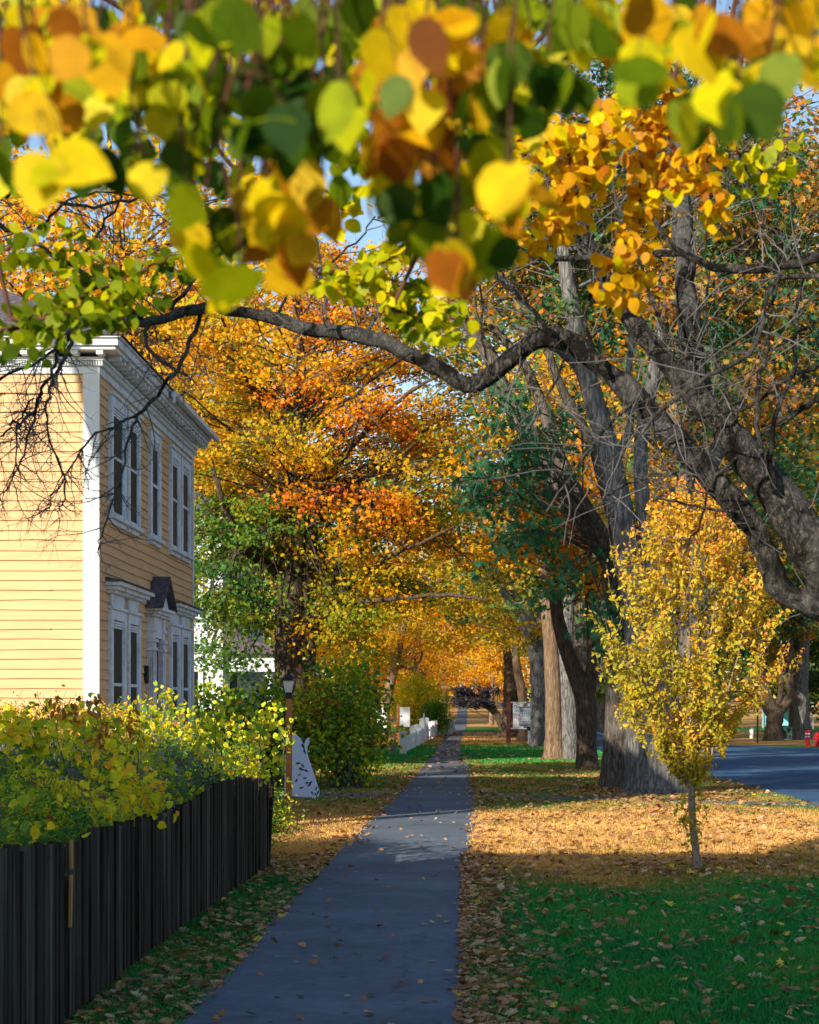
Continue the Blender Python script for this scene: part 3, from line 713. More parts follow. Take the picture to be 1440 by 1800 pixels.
# ------------------------------------------------------------------ foreground fence
def dark_fence():
    h = thing('slat_fence', 'weathered dark wooden slat fence with a sagging wavy top beside the sidewalk', 'fence', (-2.0, 12, 0))
    def top(Y): return float(np.interp(Y, [6.5, 8.3, 9.2, 10.05, 10.15, 11.7, 12.6, 13.6, 14.1, 14.8, 15.4, 16.2, 17.4, 18.4, 19.4], [1.03, 1.0, .955, .915, .945, .925, .905, .905, .90, .945, .985, .995, .975, .935, .90]))
    def fx(Y): return -2.0 + .05 * math.sin(Y * .35)
    secs = [(6.8, 10.08), (10.15, 14.6), (14.64, 19.3)]
    for (a, b) in secs:
        mb = MB(); y = a
        while y < b:
            wd = .064; x = fx(y) + R.gauss(0, .005); lean = R.gauss(0, .006) + (.03 if R.random() < .05 else 0); zt = top(y) + R.gauss(0, .008) - (.03 if R.random() < .04 else 0)
            if R.random() > .01:
                mb.hexa([(x - .011, y, .03), (x + .011, y, .03), (x + .011, y + wd, .03), (x - .011, y + wd, .03),
                         (x - .011, y + lean, zt), (x + .011, y + lean, zt), (x + .011, y + wd + lean, zt - .004), (x - .011, y + wd + lean, zt - .004)])
            y += .088 + R.gauss(0, .003)
        mb.obj('slat_panel', M['fence_dark'], h, local=False)
        for zz in (.25, .5, .76):
            rb = MB(); n = 8
            for k in range(n):
                y0 = a + (b - a) * k / n; y1 = a + (b - a) * (k + 1) / n - .002
                rb.box(fx(y0) - .055, fx(y0) - .02, y0, y1, zz * top((y0 + y1) / 2) - .02, zz * top((y0 + y1) / 2) + .05)
            rb.obj('rail', M['fence_dark'], h, local=False)
    for y in (7.2, 10.11, 12.1, 14.62, 16.9):
        pb = MB(); pb.box(fx(y) - .15, fx(y) - .06, y - .045, y + .045, -.2, top(y) - .06); pb.obj('post', M['fence_dark'], h, local=False, bevel=.006)
    pb = MB(); x = fx(19.4)
    pb.hexa([(x - .07, 19.37, -.2), (x - .01, 19.37, -.2), (x - .01, 19.45, -.2), (x - .07, 19.45, -.2), (x + .0, 19.37, .9), (x + .05, 19.37, .92), (x + .05, 19.45, .92), (x + .0, 19.45, .9)])
    pb.obj('post', M['fence_dark'], h, local=False, bevel=.006)
    rb = MB(); x = fx(9.7) + .016; rb.box(x, x + .012, 9.72, 9.765, .79, .935); rb.hexa([(x, 9.70, .5), (x + .012, 9.70, .5), (x + .012, 9.735, .5), (x, 9.735, .5), (x, 9.715, .76), (x + .012, 9.715, .76), (x + .012, 9.76, .76), (x, 9.76, .76)])
    o = rb.obj('slat_fragment', M['fence_raw'], h, local=False); o['label'] = 'raw tan split in one dark slat'
dark_fence()

# ------------------------------------------------------------------ vine hedge behind the fence
def vine_hedge():
    h = thing('vine_hedge', 'tangled vine and shrub hedge, green below and yellow on top, behind the dark slat fence', 'hedge', (-3.4, 14, 0))
    def H(X, Y):
        base = .95 + (.14 + .50 * np.clip((Y - 12.2) / 4.5, 0, 1)) * np.clip((-2.2 - X) / .9, 0, 1) ** .8
        base = base + .10 * np.sin(Y * 1.9 + X * 2) * np.sin(X * 2.7 + Y) + .09 * np.sin(Y * 4.1 + X * 5) + .05 * np.sin(Y * 9 + X * 7)
        base = base * np.interp(Y, [7, 17, 20.6, 21.6], [1.03, 1.0, 1.0, .85])
        return base
    # leaves
    sets = []
    n = 96000
    Y = 7.6 + 14.0 * rng.random(n); Xl = np.minimum(-2.15, -.2412 * Y - .55); Xl = np.maximum(-5.6, np.minimum(-3.0, Xl - .5))
    X = -2.12 + (Xl + 2.12) * rng.random(n)
    hh = H(X, Y); z = hh * (1 - np.abs(rng.normal(0, .17, n))) + rng.normal(0, .03, n)
    z = np.where(rng.random(n) < .15, hh * rng.random(n), z)
    C = np.stack([X, Y, np.maximum(z, .05)], 1)
    dn = .5 + .5 * np.sin(X * 6.1 + 2 * np.sin(Y * 3.3)) * np.sin(Y * 4.7 + 1.7 * np.sin(X * 4)); kp = rng.random(n) < .35 + .65 * dn
    C[:, 2] -= .10 * (1 - dn); C = C[kp]; X = X[kp]; Y = Y[kp]; n = len(X)
    # clumpy colour
    t = .33 + .36 * np.sin(X * 2.3 + 1.1 * np.sin(Y * 1.1)) * np.sin(Y * .9 + 2) + .34 * np.clip((C[:, 2] - 1.2) / .3, 0, 1) + rng.normal(0, .12, n)
    t = np.where(rng.random(n) < .05, rng.uniform(.7, 1, n), t)
    small = rng.random(n) < .93
    s = rng.uniform(.028, .055, n)
    me = leaves_mesh('foliage', C[small], s[small], np.clip(t[small], 0, 1), T_LANCE, (0, -.3, .7), .3)
    put_leaf_obj(me, M['leaf_vine'], h, 'foliage')
    b = ~small
    keep = np.where(b)[0][:2300]
    me = leaves_mesh('foliage', C[keep] + np.array([0, 0, .02]), rng.uniform(.04, .07, len(keep)), np.clip(t[keep] + .12, 0, 1), T_HEART, (0, -.5, .6), .5)
    put_leaf_obj(me, M['leaf_vine'], h, 'foliage')
    # sprigs rising above
    L = []; LC = []; LT = []
    for (px, py, Yd, hz) in [(65, 1215, 15.5, .5), (160, 1222, 15.5, .5), (290, 1215, 18, .35), (300, 1212, 18.6, .3), (30, 1250, 13, .3), (215, 1262, 16, .35), (110, 1235, 14.5, .4), (245, 1275, 15, .25), (360, 1250, 19, .25), (420, 1265, 19.5, .2), (140, 1290, 14, .3), (80, 1270, 13, .3), (330, 1238, 18.5, .3), (275, 1240, 17, .3), (190, 1250, 16.5, .3), (470, 1290, 20.5, .2)] + [(R.uniform(0, 500), R.uniform(1235, 1290), R.uniform(15, 20.5), R.uniform(.15, .35)) for _ in range(34)]:
        x, y, z = at(px, py, Yd); b0 = np.array([x + R.uniform(-.15, .25), y, z - hz - .2]); e = np.array([x, y, z])
        m = (b0 + e) / 2 + np.array([R.uniform(-.08, .08), 0, .06])
        q = smooth_line([b0, m, e], 5, .006); L.append((q, np.linspace(.006, .002, len(q)), 4))
        k = 46; u = rng.random(k) ** .8; idx = (u * (len(q) - 1)).astype(int)
        LC.append(q[idx] + rng.normal(0, .055, (k, 3))); LT.append(rng.normal(.52, .14, k))
    me = leaves_mesh('foliage', np.concatenate(LC), rng.uniform(.03, .06, sum(map(len, LC))), np.concatenate(LT), T_HEART, (0, -.8, .3), .8)
    put_leaf_obj(me, M['leaf_vine'], h, 'foliage')
    LC = []; 
    for (px, py, Yd, k) in [(215, 1370, 12.6, 30), (250, 1400, 13.2, 26), (190, 1400, 12, 20), (280, 1420, 13.4, 16), (190, 1330, 13.5, 40), (60, 1300, 13, 60), (20, 1280, 13.5, 50), (120, 1290, 14, 40), (215, 1440, 11.8, 12), (60, 1440, 10, 10), (110, 1420, 11, 12)]:
        LC.append(np.array(at(px, py, Yd)) + rng.normal(0, 1, (k, 3)) * np.array([.09, .1, .07]))
    LC = np.concatenate(LC); me = leaves_mesh('foliage', LC, rng.uniform(.04, .075, len(LC)), rng.normal(.66, .1, len(LC)), T_HEART, (0, -.9, .3), .9)
    put_leaf_obj(me, M['leaf_vine'], h, 'foliage')
    # brown withered leaves
    LC = []
    for (px, py, Yd) in [(165, 1240, 13.5), (130, 1262, 13.5), (178, 1285, 13), (228, 1275, 13.5), (170, 1300, 13), (100, 1245, 13.5)]:
        c = np.array(at(px, py, Yd)); LC.append(c + rng.normal(0, 1, (14, 3)) * np.array([.03, .03, .06]))
    me = leaves_mesh('withered_leaves', np.concatenate(LC), .075, rng.uniform(.93, 1, 84), T_LANCE, (0, -1, 0), 1.5)
    put_leaf_obj(me, M['leaf_vine'], h, 'withered_leaves')
    for k in range(420):
        y = R.uniform(8, 21); x = R.uniform(max(-5, -.24 * y - 1.0), -2.2); t0 = float(H(np.array(x), np.array(y)))
        p = np.array([x, y, 0.]); q = [p]
        v = np.array([R.gauss(0, .25), R.gauss(0, .25), 1.])
        for j in range(6):
            v = v + np.array([R.gauss(0, .3), R.gauss(0, .3), R.gauss(-.1, .15)]); v /= np.linalg.norm(v); v[2] = max(v[2], .2); pn_ = q[-1] + v * t0 * .19; pn_[0] = min(pn_[0], -2.16); pn_[2] = min(pn_[2], t0 + .1); q.append(pn_)
        L.append((np.array(q), np.linspace(.006, .002, 7), 3))
    link('stems', tubes_mesh('stems', L), M['bark_twig'], h, local=False)
    # shadowy core of packed stems and soil so the mass is not see-through
    mb = MB(); ys = np.arange(7.6, 20.9, .35); xs = [-2.25, -2.6, -3.0, -3.6, -4.6, -5.6]
    g = [[(x + R.gauss(0, .03), y, max(.1, float(H(np.array(x), np.array(y))) - .30 + R.gauss(0, .04))) for x in xs] for y in ys]
    for i in range(len(ys) - 1):
        for j in range(len(xs) - 1): mb.quad(g[i][j], g[i][j + 1], g[i + 1][j + 1], g[i + 1][j])
    for i in range(len(ys) - 1):
        a, b_ = g[i][0], g[i + 1][0]; mb.quad((a[0], a[1], 0), (b_[0], b_[1], 0), b_, a)
    for j in range(len(xs) - 1):
        a, b_ = g[-1][j], g[-1][j + 1]; mb.quad((a[0], a[1], 0), (b_[0], b_[1], 0), b_, a)
    mb.obj('inner_growth', M['bark_twig'], h, local=False)
vine_hedge()
def bush(name, label, cat, base, rx, ry, z0, z1, n, size, tint, mat, tmpl=T_LANCE, stems=14, group=None, jit=.14, K=None, bark='bark_twig', clump=.22):
    h = thing(name, label, cat, base, group=group)
    K = K or max(12, n // 90); cz = (z0 + z1) / 2; L = []; LC = []; LT = []
    for k in range(K):
        d = rng.standard_normal(3); d /= np.linalg.norm(d); r = rng.random() ** .4
        c = np.array(base) + np.array([rx, ry, (z1 - z0) / 2]) * d * r + np.array([0, 0, cz])
        m = n // K; LC.append(c + rng.standard_normal((m, 3)) * clump * np.array([1, 1, .8])); LT.append(tint(c) + rng.normal(0, .06) + rng.normal(0, jit, m))
        if k < stems * 3:
            b0 = np.array(base) + np.array([rng.normal(0, rx * .2), rng.normal(0, ry * .2), 0]); q = smooth_line([b0, (b0 + c) / 2 + rng.normal(0, .08, 3) + np.array([0, 0, .15]), c], 3, .01)
            L.append((q, np.linspace(.014, .004, len(q)), 4))
    C = np.concatenate(LC); ok = C[:, 2] > base[2] + .03
    me = leaves_mesh('foliage', C[ok], rng.uniform(.6, 1.25, ok.sum()) * size, np.concatenate(LT)[ok], tmpl, (0, -.4, .6), .5)
    put_leaf_obj(me, M[mat], h, 'foliage'); link('stems', tubes_mesh('stems', L), M[bark], h, local=False)
    return h
bush('weedy_shrub', 'sprawling weedy shrub spilling past the end of the dark slat fence', 'shrub', (-2.62, 20.9, 0), .34, 1.2, -.3, 1.12, 8000, .055, lambda c: .33 + .1 * (c[2] - .6), 'leaf_vine', stems=20)
bush('weedy_shrub', 'low dry tangle of weeds between the slat fence end and the white board', 'shrub', (-2.68, 24.2, 0), .24, 1.9, -.3, .5, 4000, .06, lambda c: .38, 'leaf_vine', stems=20)
bush('leafy_shrub', 'tall green shrub with orange tips beside the white scrolled board', 'shrub', (-2.45, 38.5, 0), .88, 1.2, .15, 2.6, 7600, .08, lambda c: .42 + (.38 if R.random() < .13 else 0), 'leaf_vine', T_HEART, 24, K=90, clump=.21)
bush('leafy_shrub', 'dark green shrub behind the lamp post under the big maple', 'shrub', (-4.0, 39.5, 0), .8, 1.2, .2, 2.2, 5200, .085, lambda c: .32, 'leaf_vine', T_HEART, 20)
bush('leafy_shrub', 'green shrub filling the corner between yellow house and maple trunk', 'shrub', (-5.4, 41, 0), .8, 1.4, .2, 2.1, 4600, .085, lambda c: .34, 'leaf_vine', T_HEART, 20)

# ------------------------------------------------------------------ lamp post, boards, signs
def lamp_post():
    x, y, _ = at(508, 1300, 27)
    h = thing('lamp_post', 'brown wooden lamp post with a black hooded lantern rising from the hedge', 'lamp post', (x, y, 0))
    a = .0425; mb = MB(); mb.box(-a, a, -a, a, -.2, 1.73); mb.obj('post', M['brown_post'], h, bevel=.008)
    mb = MB(); mb.lathe([(.045, 1.731), (.045, 1.80), (.036, 1.805), (.05, 1.82)], n=16); mb.obj('collar', M['black'], h, smooth=False)
    mb = MB(); mb.hexa([(-.05, -.05, 1.822), (.05, -.05, 1.822), (.05, .05, 1.822), (-.05, .05, 1.822), (-.082, -.082, 1.98), (.082, -.082, 1.98), (.082, .082, 1.98), (-.082, .082, 1.98)]); mb.obj('lantern_glass', M['lampglass'], h)
    mb = MB(); 
    for sx in (-1, 1):
        for sy in (-1, 1):
            mb = MB(); p0 = (sx * .053, sy * .053); p1 = (sx * .088, sy * .088); t = .007
            mb.hexa([(p0[0] - t, p0[1] - t, 1.818), (p0[0] + t, p0[1] - t, 1.818), (p0[0] + t, p0[1] + t, 1.818), (p0[0] - t, p0[1] + t, 1.818), (p1[0] - t, p1[1] - t, 1.985), (p1[0] + t, p1[1] - t, 1.985), (p1[0] + t, p1[1] + t, 1.985), (p1[0] - t, p1[1] + t, 1.985)])
            mb.obj('lantern_bar', M['black'], h)
    mb = MB(); mb.hexa([(-.112, -.112, 1.986), (.112, -.112, 1.986), (.112, .112, 1.986), (-.112, .112, 1.986), (-.035, -.035, 2.07), (.035, -.035, 2.07), (.035, .035, 2.07), (-.035, .035, 2.07)]); mb.lathe([(.022, 2.071), (.026, 2.085), (.012, 2.1), (.004, 2.115)], n=10); mb.obj('lantern_hood', M['black'], h, bevel=.004)
lamp_post()
def scroll_board():
    Y = 34.4
    out = [(500, 1398), (500, 1330), (507, 1302), (511, 1297), (517, 1288), (522, 1293), (527, 1298), (531, 1306), (532, 1316), (536, 1322), (534, 1310), (536, 1302), (540, 1297), (545, 1299), (541, 1301), (545, 1304), (541, 1306), (543, 1309), (540, 1311), (539, 1324), (541, 1330), (549, 1353), (556, 1374), (562, 1392), (560, 1402), (552, 1405), (540, 1403)]
    x0, y0, _ = at(535, 1400, Y)
    h = thing('shaped_board', 'pale lavender cut-out board with scrolled top and dark leaf motifs leaning by the cross path', 'sign board', (x0, y0, 0), rotz=0)
    P3 = []
    for (a, b) in out:
        x, y, z = at(a, b, Y); P3.append((x - x0, .10 * z, z))
    mb = MB(); mb.prism(P3, (0, .03, 0)); mb.obj('board', M['board_blue'], h, bevel=.003)
    mb = MB()
    def leafm(px, py, L, ang, wd=.3):
        x, y, z = at(px, py, Y); s = Y / F; L = L * s; ca, sa = math.cos(ang), math.sin(ang); pts = []
        for (u, v) in ((0, 0), (.3, wd), (.7, wd * .8), (1, 0), (.7, -wd * .8), (.3, -wd)):
            xx = (u - .5) * L; zz = v * L * .6; X = x + xx * ca - zz * sa; Z = z + xx * sa + zz * ca; pts.append((X - x0, .10 * Z - .004, Z))
        m2 = MB(); m2.prism(pts, (0, .003, 0)); m2.obj('leaf_motif', M['motif'], h)
    for a in [(532, 1312, 11, -1.0), (535, 1322, 10, -1.1), (524, 1342, 10, .1), (532, 1346, 9, -.8), (529, 1352, 12, -.5), (538, 1355, 10, -.4), (526, 1362, 8, .6), (536, 1368, 8, .2), (546, 1376, 10, .8), (540, 1376, 8, 0), (544, 1380, 9, .9), (556, 1386, 8, 1.3), (559, 1393, 9, 1.0), (549, 1394, 8, -.9), (555, 1397, 8, -1.1), (530, 1385, 9, .3), (521, 1372, 9, 1.0)]: leafm(*a)
    mb = MB(); mb.hexa([(-.12, .32, 0), (-.08, .32, 0), (-.08, .35, 0), (-.12, .35, 0), (-.12, .12, .7), (-.08, .12, .7), (-.08, .14, .7), (-.12, .14, .7)]); mb.obj('stay', M['brown_post'], h)
scroll_board()
def text_mesh(name, s, size, mat, parent, loc, extr=.002):
    cu = bpy.data.curves.new(name, 'FONT'); cu.body = s; cu.size = size; cu.extrude = extr
    o = bpy.data.objects.new(name, cu); COL.objects.link(o); bpy.context.view_layer.update()
    dg = bpy.context.evaluated_depsgraph_get(); me = bpy.data.meshes.new_from_object(o.evaluated_get(dg))
    bpy.data.objects.remove(o); me.materials.clear()
    o = link(name, me, mat, parent); o.location = loc; o.rotation_euler = (rad(90), 0, 0); return o
def key_sign():
    Y = 86; s = Y / F; x, _, _ = at(894, 0, Y)
    h = thing('hanging_sign', 'maroon post holding a white hanging sign with a key emblem beside the large trunks', 'sign', (x, Y, 0))
    mb = MB(); mb.box(-.1, .1, -.1, .1, -.2, .62); mb.box(-.12, .12, -.12, .12, .621, .66); mb.box(-.085, .085, -.085, .085, .661, 2.05); mb.box(-.11, .11, -.11, .11, 2.051, 2.10); mb.obj('post', M['maroon'], h, bevel=.01)
    mb = MB(); mb.box(.086, .80, -.03, .03, 1.84, 1.88); mb.obj('bracket', M['white'], h); mb = MB(); mb.box(.086, .80, -.03, .03, .68, .72); mb.obj('bracket', M['white'], h)
    mb = MB(); mb.box(.20, .66, -.02, .02, .73, 1.83); p = mb.obj('sign_panel', M['white'], h)
    kb = MB(); cx, cz = .31, 1.65; n = 16; r1, r2 = .075, .05
    for i in range(n):
        a0, a1 = 2 * math.pi * i / n, 2 * math.pi * (i + 1) / n
        kb.quad((cx + r1 * math.cos(a0), -.024, cz + r1 * math.sin(a0)), (cx + r1 * math.cos(a1), -.024, cz + r1 * math.sin(a1)), (cx + r2 * math.cos(a1), -.024, cz + r2 * math.sin(a1)), (cx + r2 * math.cos(a0), -.024, cz + r2 * math.sin(a0)))
    kb.box(cx + r1 - .005, .70, -.026, -.022, cz - .012, cz + .012); kb.box(.62, .645, -.026, -.022, cz - .06, cz - .013); kb.box(.665, .69, -.026, -.022, cz - .06, cz - .013)
    kb.obj('key_emblem', M['black'], p)
    text_mesh('lettering', 'Hous', .17, M['marker_blue'], p, (.27, -.0225, 1.43)); text_mesh('lettering', 'Dor', .17, M['marker_blue'], p, (.27, -.0225, 1.26))
    eb = MB(); eb.box(.44, .56, -.026, -.021, 1.03, 1.17); eb.box(.46, .52, -.026, -.021, .97, 1.029); eb.obj('red_emblem', M['red'], p)
key_sign()
def marker():
    Y = 84.5; x = (930 - CX) / F * Y
    h = thing('historic_marker', 'slate blue plaque with rows of white lettering and a crest on a white post', 'plaque', (x, Y, 0))
    mb = MB(); mb.lathe([(.045, -.2), (.045, .62)], n=12); mb.obj('post', M['white'], h)
    mb = MB(); mb.lathe([(.06, .621), (.06, .79)], n=12); mb.obj('collar', M['black'], h)
    mb = MB(); mb.box(-.43, .43, -.025, .025, .80, 1.60); p = mb.obj('plaque', M['marker_blue'], h, bevel=.01)
    mb = MB(); pts = [(-.43, -.02, 1.601), (.43, -.02, 1.601), (.43, -.02, 1.63), (.2, -.02, 1.64), (.12, -.02, 1.70), (.1, -.02, 1.78), (0, -.02, 1.86), (-.1, -.02, 1.78), (-.12, -.02, 1.70), (-.2, -.02, 1.64), (-.43, -.02, 1.63)]; mb.prism(pts, (0, .04, 0)); c = mb.obj('crest', M['marker_blue'], h)
    mb = MB(); mb.prism([(.06 * math.cos(a), -.028, 1.76 + .075 * math.sin(a)) for a in np.linspace(0, 6.283, 15)[:-1]], (0, .006, 0)); mb.obj('crest_oval', M['white'], c)
    mb = MB(); q = R
    for r in range(10):
        z = 1.52 - r * .068; xx = -.38 + (0.12 if r < 2 else 0)
        while xx < (.24 if r < 2 else .36):
            l = q.uniform(.03, .1); mb.box(xx, min(xx + l, .38), -.03, -.026, z, z + .028); xx += l + .025
    mb.obj('lettering_rows', M['white'], p)
    mb = MB(); mb.box(-.43, .43, -.031, -.026, .805, .82); mb.box(-.43, .43, -.031, -.026, 1.575, 1.59); mb.box(-.43, -.415, -.031, -.026, .822, 1.573); mb.box(.415, .43, -.031, -.026, .822, 1.573); mb.obj('border', M['white'], p)
marker()
def white_fence():
    h = thing('picket_fence', 'white picket fence with square capped posts running along the sidewalk', 'fence', (-2.3, 67, 0))
    def fx(Y): return float(np.interp(Y, [67, 115], [-2.2, -1.72]))
    ps = [67.2, 76, 81, 87, 93, 98, 104, 110, 115]
    tall = {87: .35, 93: .35}
    for y in ps:
        hgt = .72 + tall.get(y, .12 if y > 67.5 else 0); x = fx(y); a = .115
        mb = MB(); mb.box(x - a, x + a, y - a, y + a, -.1, hgt); mb.box(x - a - .025, x + a + .025, y - a - .025, y + a + .025, hgt + .001, hgt + .05)
        mb.hexa([(x - a, y - a, hgt + .051), (x + a, y - a, hgt + .051), (x + a, y + a, hgt + .051), (x - a, y + a, hgt + .051), (x - .02, y - .02, hgt + .09), (x + .02, y - .02, hgt + .09), (x + .02, y + .02, hgt + .09), (x - .02, y + .02, hgt + .09)])
        mb.obj('post', M['white'], h, local=False, bevel=.006)
    for a, b in zip(ps[:-1], ps[1:]):
        mb = MB(); y = a + .14
        while y < b - .2:
            u = (y - a) / (b - a); arch = (.35 * math.sin(u * math.pi) if a == 87 else -.10 * math.sin(u * math.pi))
            z1 = .68 + arch + (.05 if a > 70 else 0) + (.3 * (1 - abs(2 * u - 1)) if a == 87 else 0); x = fx(y)
            mb.box(x - .012, x + .012, y, y + .09, .04, z1); y += .12
        mb.obj('picket_panel', M['white'], h, local=False)
        mb = MB(); m = (a + b) / 2
        for zz in (.15, .5): mb.hexa([(fx(a) - .05, a + .13, zz), (fx(a) - .014, a + .13, zz), (fx(b) - .014, b - .13, zz), (fx(b) - .05, b - .13, zz), (fx(a) - .05, a + .13, zz + .06), (fx(a) - .014, a + .13, zz + .06), (fx(b) - .014, b - .13, zz + .06), (fx(b) - .05, b - .13, zz + .06)])
        mb.obj('rail', M['white'], h, local=False)
white_fence()
mb = MB(); mb.hexa([(-.13, -.12, -.1), (.13, -.12, -.1), (.13, .12, -.1), (-.13, .12, -.1), (-.11, -.1, .50), (.12, -.1, .52), (.12, .1, .52), (-.11, .1, .50)])
o = mb.obj('stone_post', M['granite'], bevel=.02); o.location = (-2.58, 67.5, 0); tag(o, 'short rough granite post beside the first white fence post', 'stone post')
def board_sign(px, Y, x0, x1, z0, z1, posts, label, pm, base=0):
    x = (px - CX) / F * Y; h = thing('notice_board', label, 'sign', (x, Y, 0))
    mb = MB(); mb.box(x0, x1, -.03, .03, z0, z1); mb.box(x0 - .02, x1 + .02, -.04, .04, z1 + .001, z1 + .03); mb.obj('panel', M['white'], h, bevel=.005)
    for p, zt in posts:
        mb = MB(); mb.box(p - .06, p + .06, .041, .15, -.1, zt); mb.obj('post', M[pm], h, bevel=.006)
board_sign(712, 92, -.24, .24, .72, 1.62, [(-.33, 1.8)], 'blank white panel hung on a brown post behind the white picket fence', 'brown_post')
board_sign(670, 95, -.28, .28, .62, 1.6, [(-.2, .9), (.2, .9)], 'white panel on two short posts partly hidden by the green shrub', 'bark_oak')
def a_board():
    Y = 113; x = (792 - CX) / F * Y
    h = thing('sandwich_board', 'small white sandwich board standing at the left edge of the far sidewalk', 'sign', (x, Y, gzf(Y)), rotz=rad(20))
    for s in (-1, 1):
        mb = MB(); mb.hexa([(-.26, s * .28, 0), (.26, s * .28, 0), (.26, s * .31, 0), (-.26, s * .31, 0), (-.17, s * .02, .95), (.17, s * .02, .95), (.17, s * .05, .95), (-.17, s * .05, .95)]); mb.obj('board', M['white'], h)
a_board()
def pumpkin():
    x = (799.5 - CX) / F * 112
    h = thing('pumpkin', 'small orange pumpkin on the sidewalk beside the white sandwich board', 'pumpkin', (x, 112, gzf(112)))
    mb = MB(); mb.lathe([(.03, 0), (.09, .01), (.13, .06), (.135, .11), (.11, .17), (.05, .205), (.015, .19)], n=32, flute=lambda a: 1 - .1 * abs(math.sin(4 * a))); mb.obj('shell', M['pumpkin'], h, smooth=True)
    mb = MB(); mb.lathe([(.018, .18), (.012, .24)], n=8); mb.obj('stalk', M['fence_raw'], h)
pumpkin()
# right side street furniture
def hydrant():
    x, y, _ = at(1437, 1312, 81)
    h = thing('fire_hydrant', 'red fire hydrant on the far verge at the right edge', 'hydrant', (x, y, 0))
    mb = MB(); mb.lathe([(.15, -.05), (.15, .04), (.10, .05), (.10, .42), (.13, .43), (.13, .47), (.10, .52), (.05, .57), (.03, .58), (.03, .62)], n=18); mb.obj('barrel', M['red'], h)
    for a, r in ((0, .05), (math.pi, .05), (-math.pi / 2, .065)):
        mb = MB(); mb.lathe([(r, .08), (r, .15), (r * 1.25, .151), (r * 1.25, .18)], n=12); o = mb.obj('nozzle', M['red'], h); o.rotation_euler = (0, rad(90), a); o.location = (0, 0, .34)
hydrant()
def reflector_posts():
    x, y, _ = at(1420, 1313, 80)
    h = thing('marker_post', 'pair of thin red marker posts with white bands beside the red hydrant', 'marker post', (x, y, 0))
    for dx, hh in ((-.055, .66), (.055, .70)):
        mb = MB(); mb.lathe([(.045, -.1), (.045, hh)], (dx, 0, 0), 12); p = mb.obj('post', M['red'], h)
        for z in (.40, .52):
            mb = MB(); mb.lathe([(.049, z), (.049, z + .045)], (dx, 0, 0), 12); mb.obj('white_band', M['white'], p)
reflector_posts()
mb = MB(); mb.lathe([(.045, -.2), (.045, 1.5), (.03, 1.51)], n=12); mb.lathe([(.055, 1.511), (.06, 1.54), (.02, 1.58)], n=12)
o = mb.obj('black_post', M['black']); o.location = at(1332, 1306, 89)[:2] + (0,); tag(o, 'thin black metal post on the far verge left of the gnarled trunk', 'post')
mb = MB(); mb.lathe([(.11, -.1), (.11, .52), (.09, .56), (.03, .58)], n=18)
o = mb.obj('bollard', M['white'], smooth=True); o.location = at(1321.5, 1298, 102)[:2] + (0,); tag(o, 'short white bollard on the grass behind the black post', 'bollard')
def cabinet():
    x, y, _ = at(1384, 1300, 100)
    h = thing('utility_cabinet', 'dark green utility cabinet between two trunks across the road', 'cabinet', (x, y, 0))
    mb = MB(); mb.box(-.32, .32, -.25, .25, 0, .66); mb.box(-.34, .34, -.27, .27, .661, .70); mb.obj('housing', M['box_green'], h, bevel=.01)
    mb = MB(); mb.box(-.29, -.005, -.26, -.251, .05, .62); mb.box(.005, .29, -.26, -.251, .05, .62); mb.obj('door', M['box_green'], h)
cabinet()
def canopy():
    Y = 135; x, _, _ = at(1385, 1245, Y)
    h = thing('canopy_tent', 'turquoise cloth canopy glimpsed between the far trunks on the right', 'canopy', (x, Y, 0))
    mb = MB(); 
    for sx in (-1, 1):
        for sy in (-1, 1): mb.box(sx * 1.5 - .04, sx * 1.5 + .04, sy * 1.5 - .04, sy * 1.5 + .04, 0, 2.0)
    mb.obj('frame', M['white'], h)
    mb = MB(); n = 12
    for i in range(n):
        a = -1.55 + 3.1 * i / n; b = -1.55 + 3.1 * (i + 1) / n; z = lambda t: 2.0 + .7 * math.cos(t / 1.55 * math.pi / 2)
        mb.quad((a, -1.6, z(a)), (b, -1.6, z(b)), (b, 1.6, z(b)), (a, 1.6, z(a)))
        mb.quad((a, 1.6, .3), (b, 1.6, .3), (b, 1.6, z(b)), (a, 1.6, z(a)))
    mb.obj('cloth', M['turq'], h)
canopy()
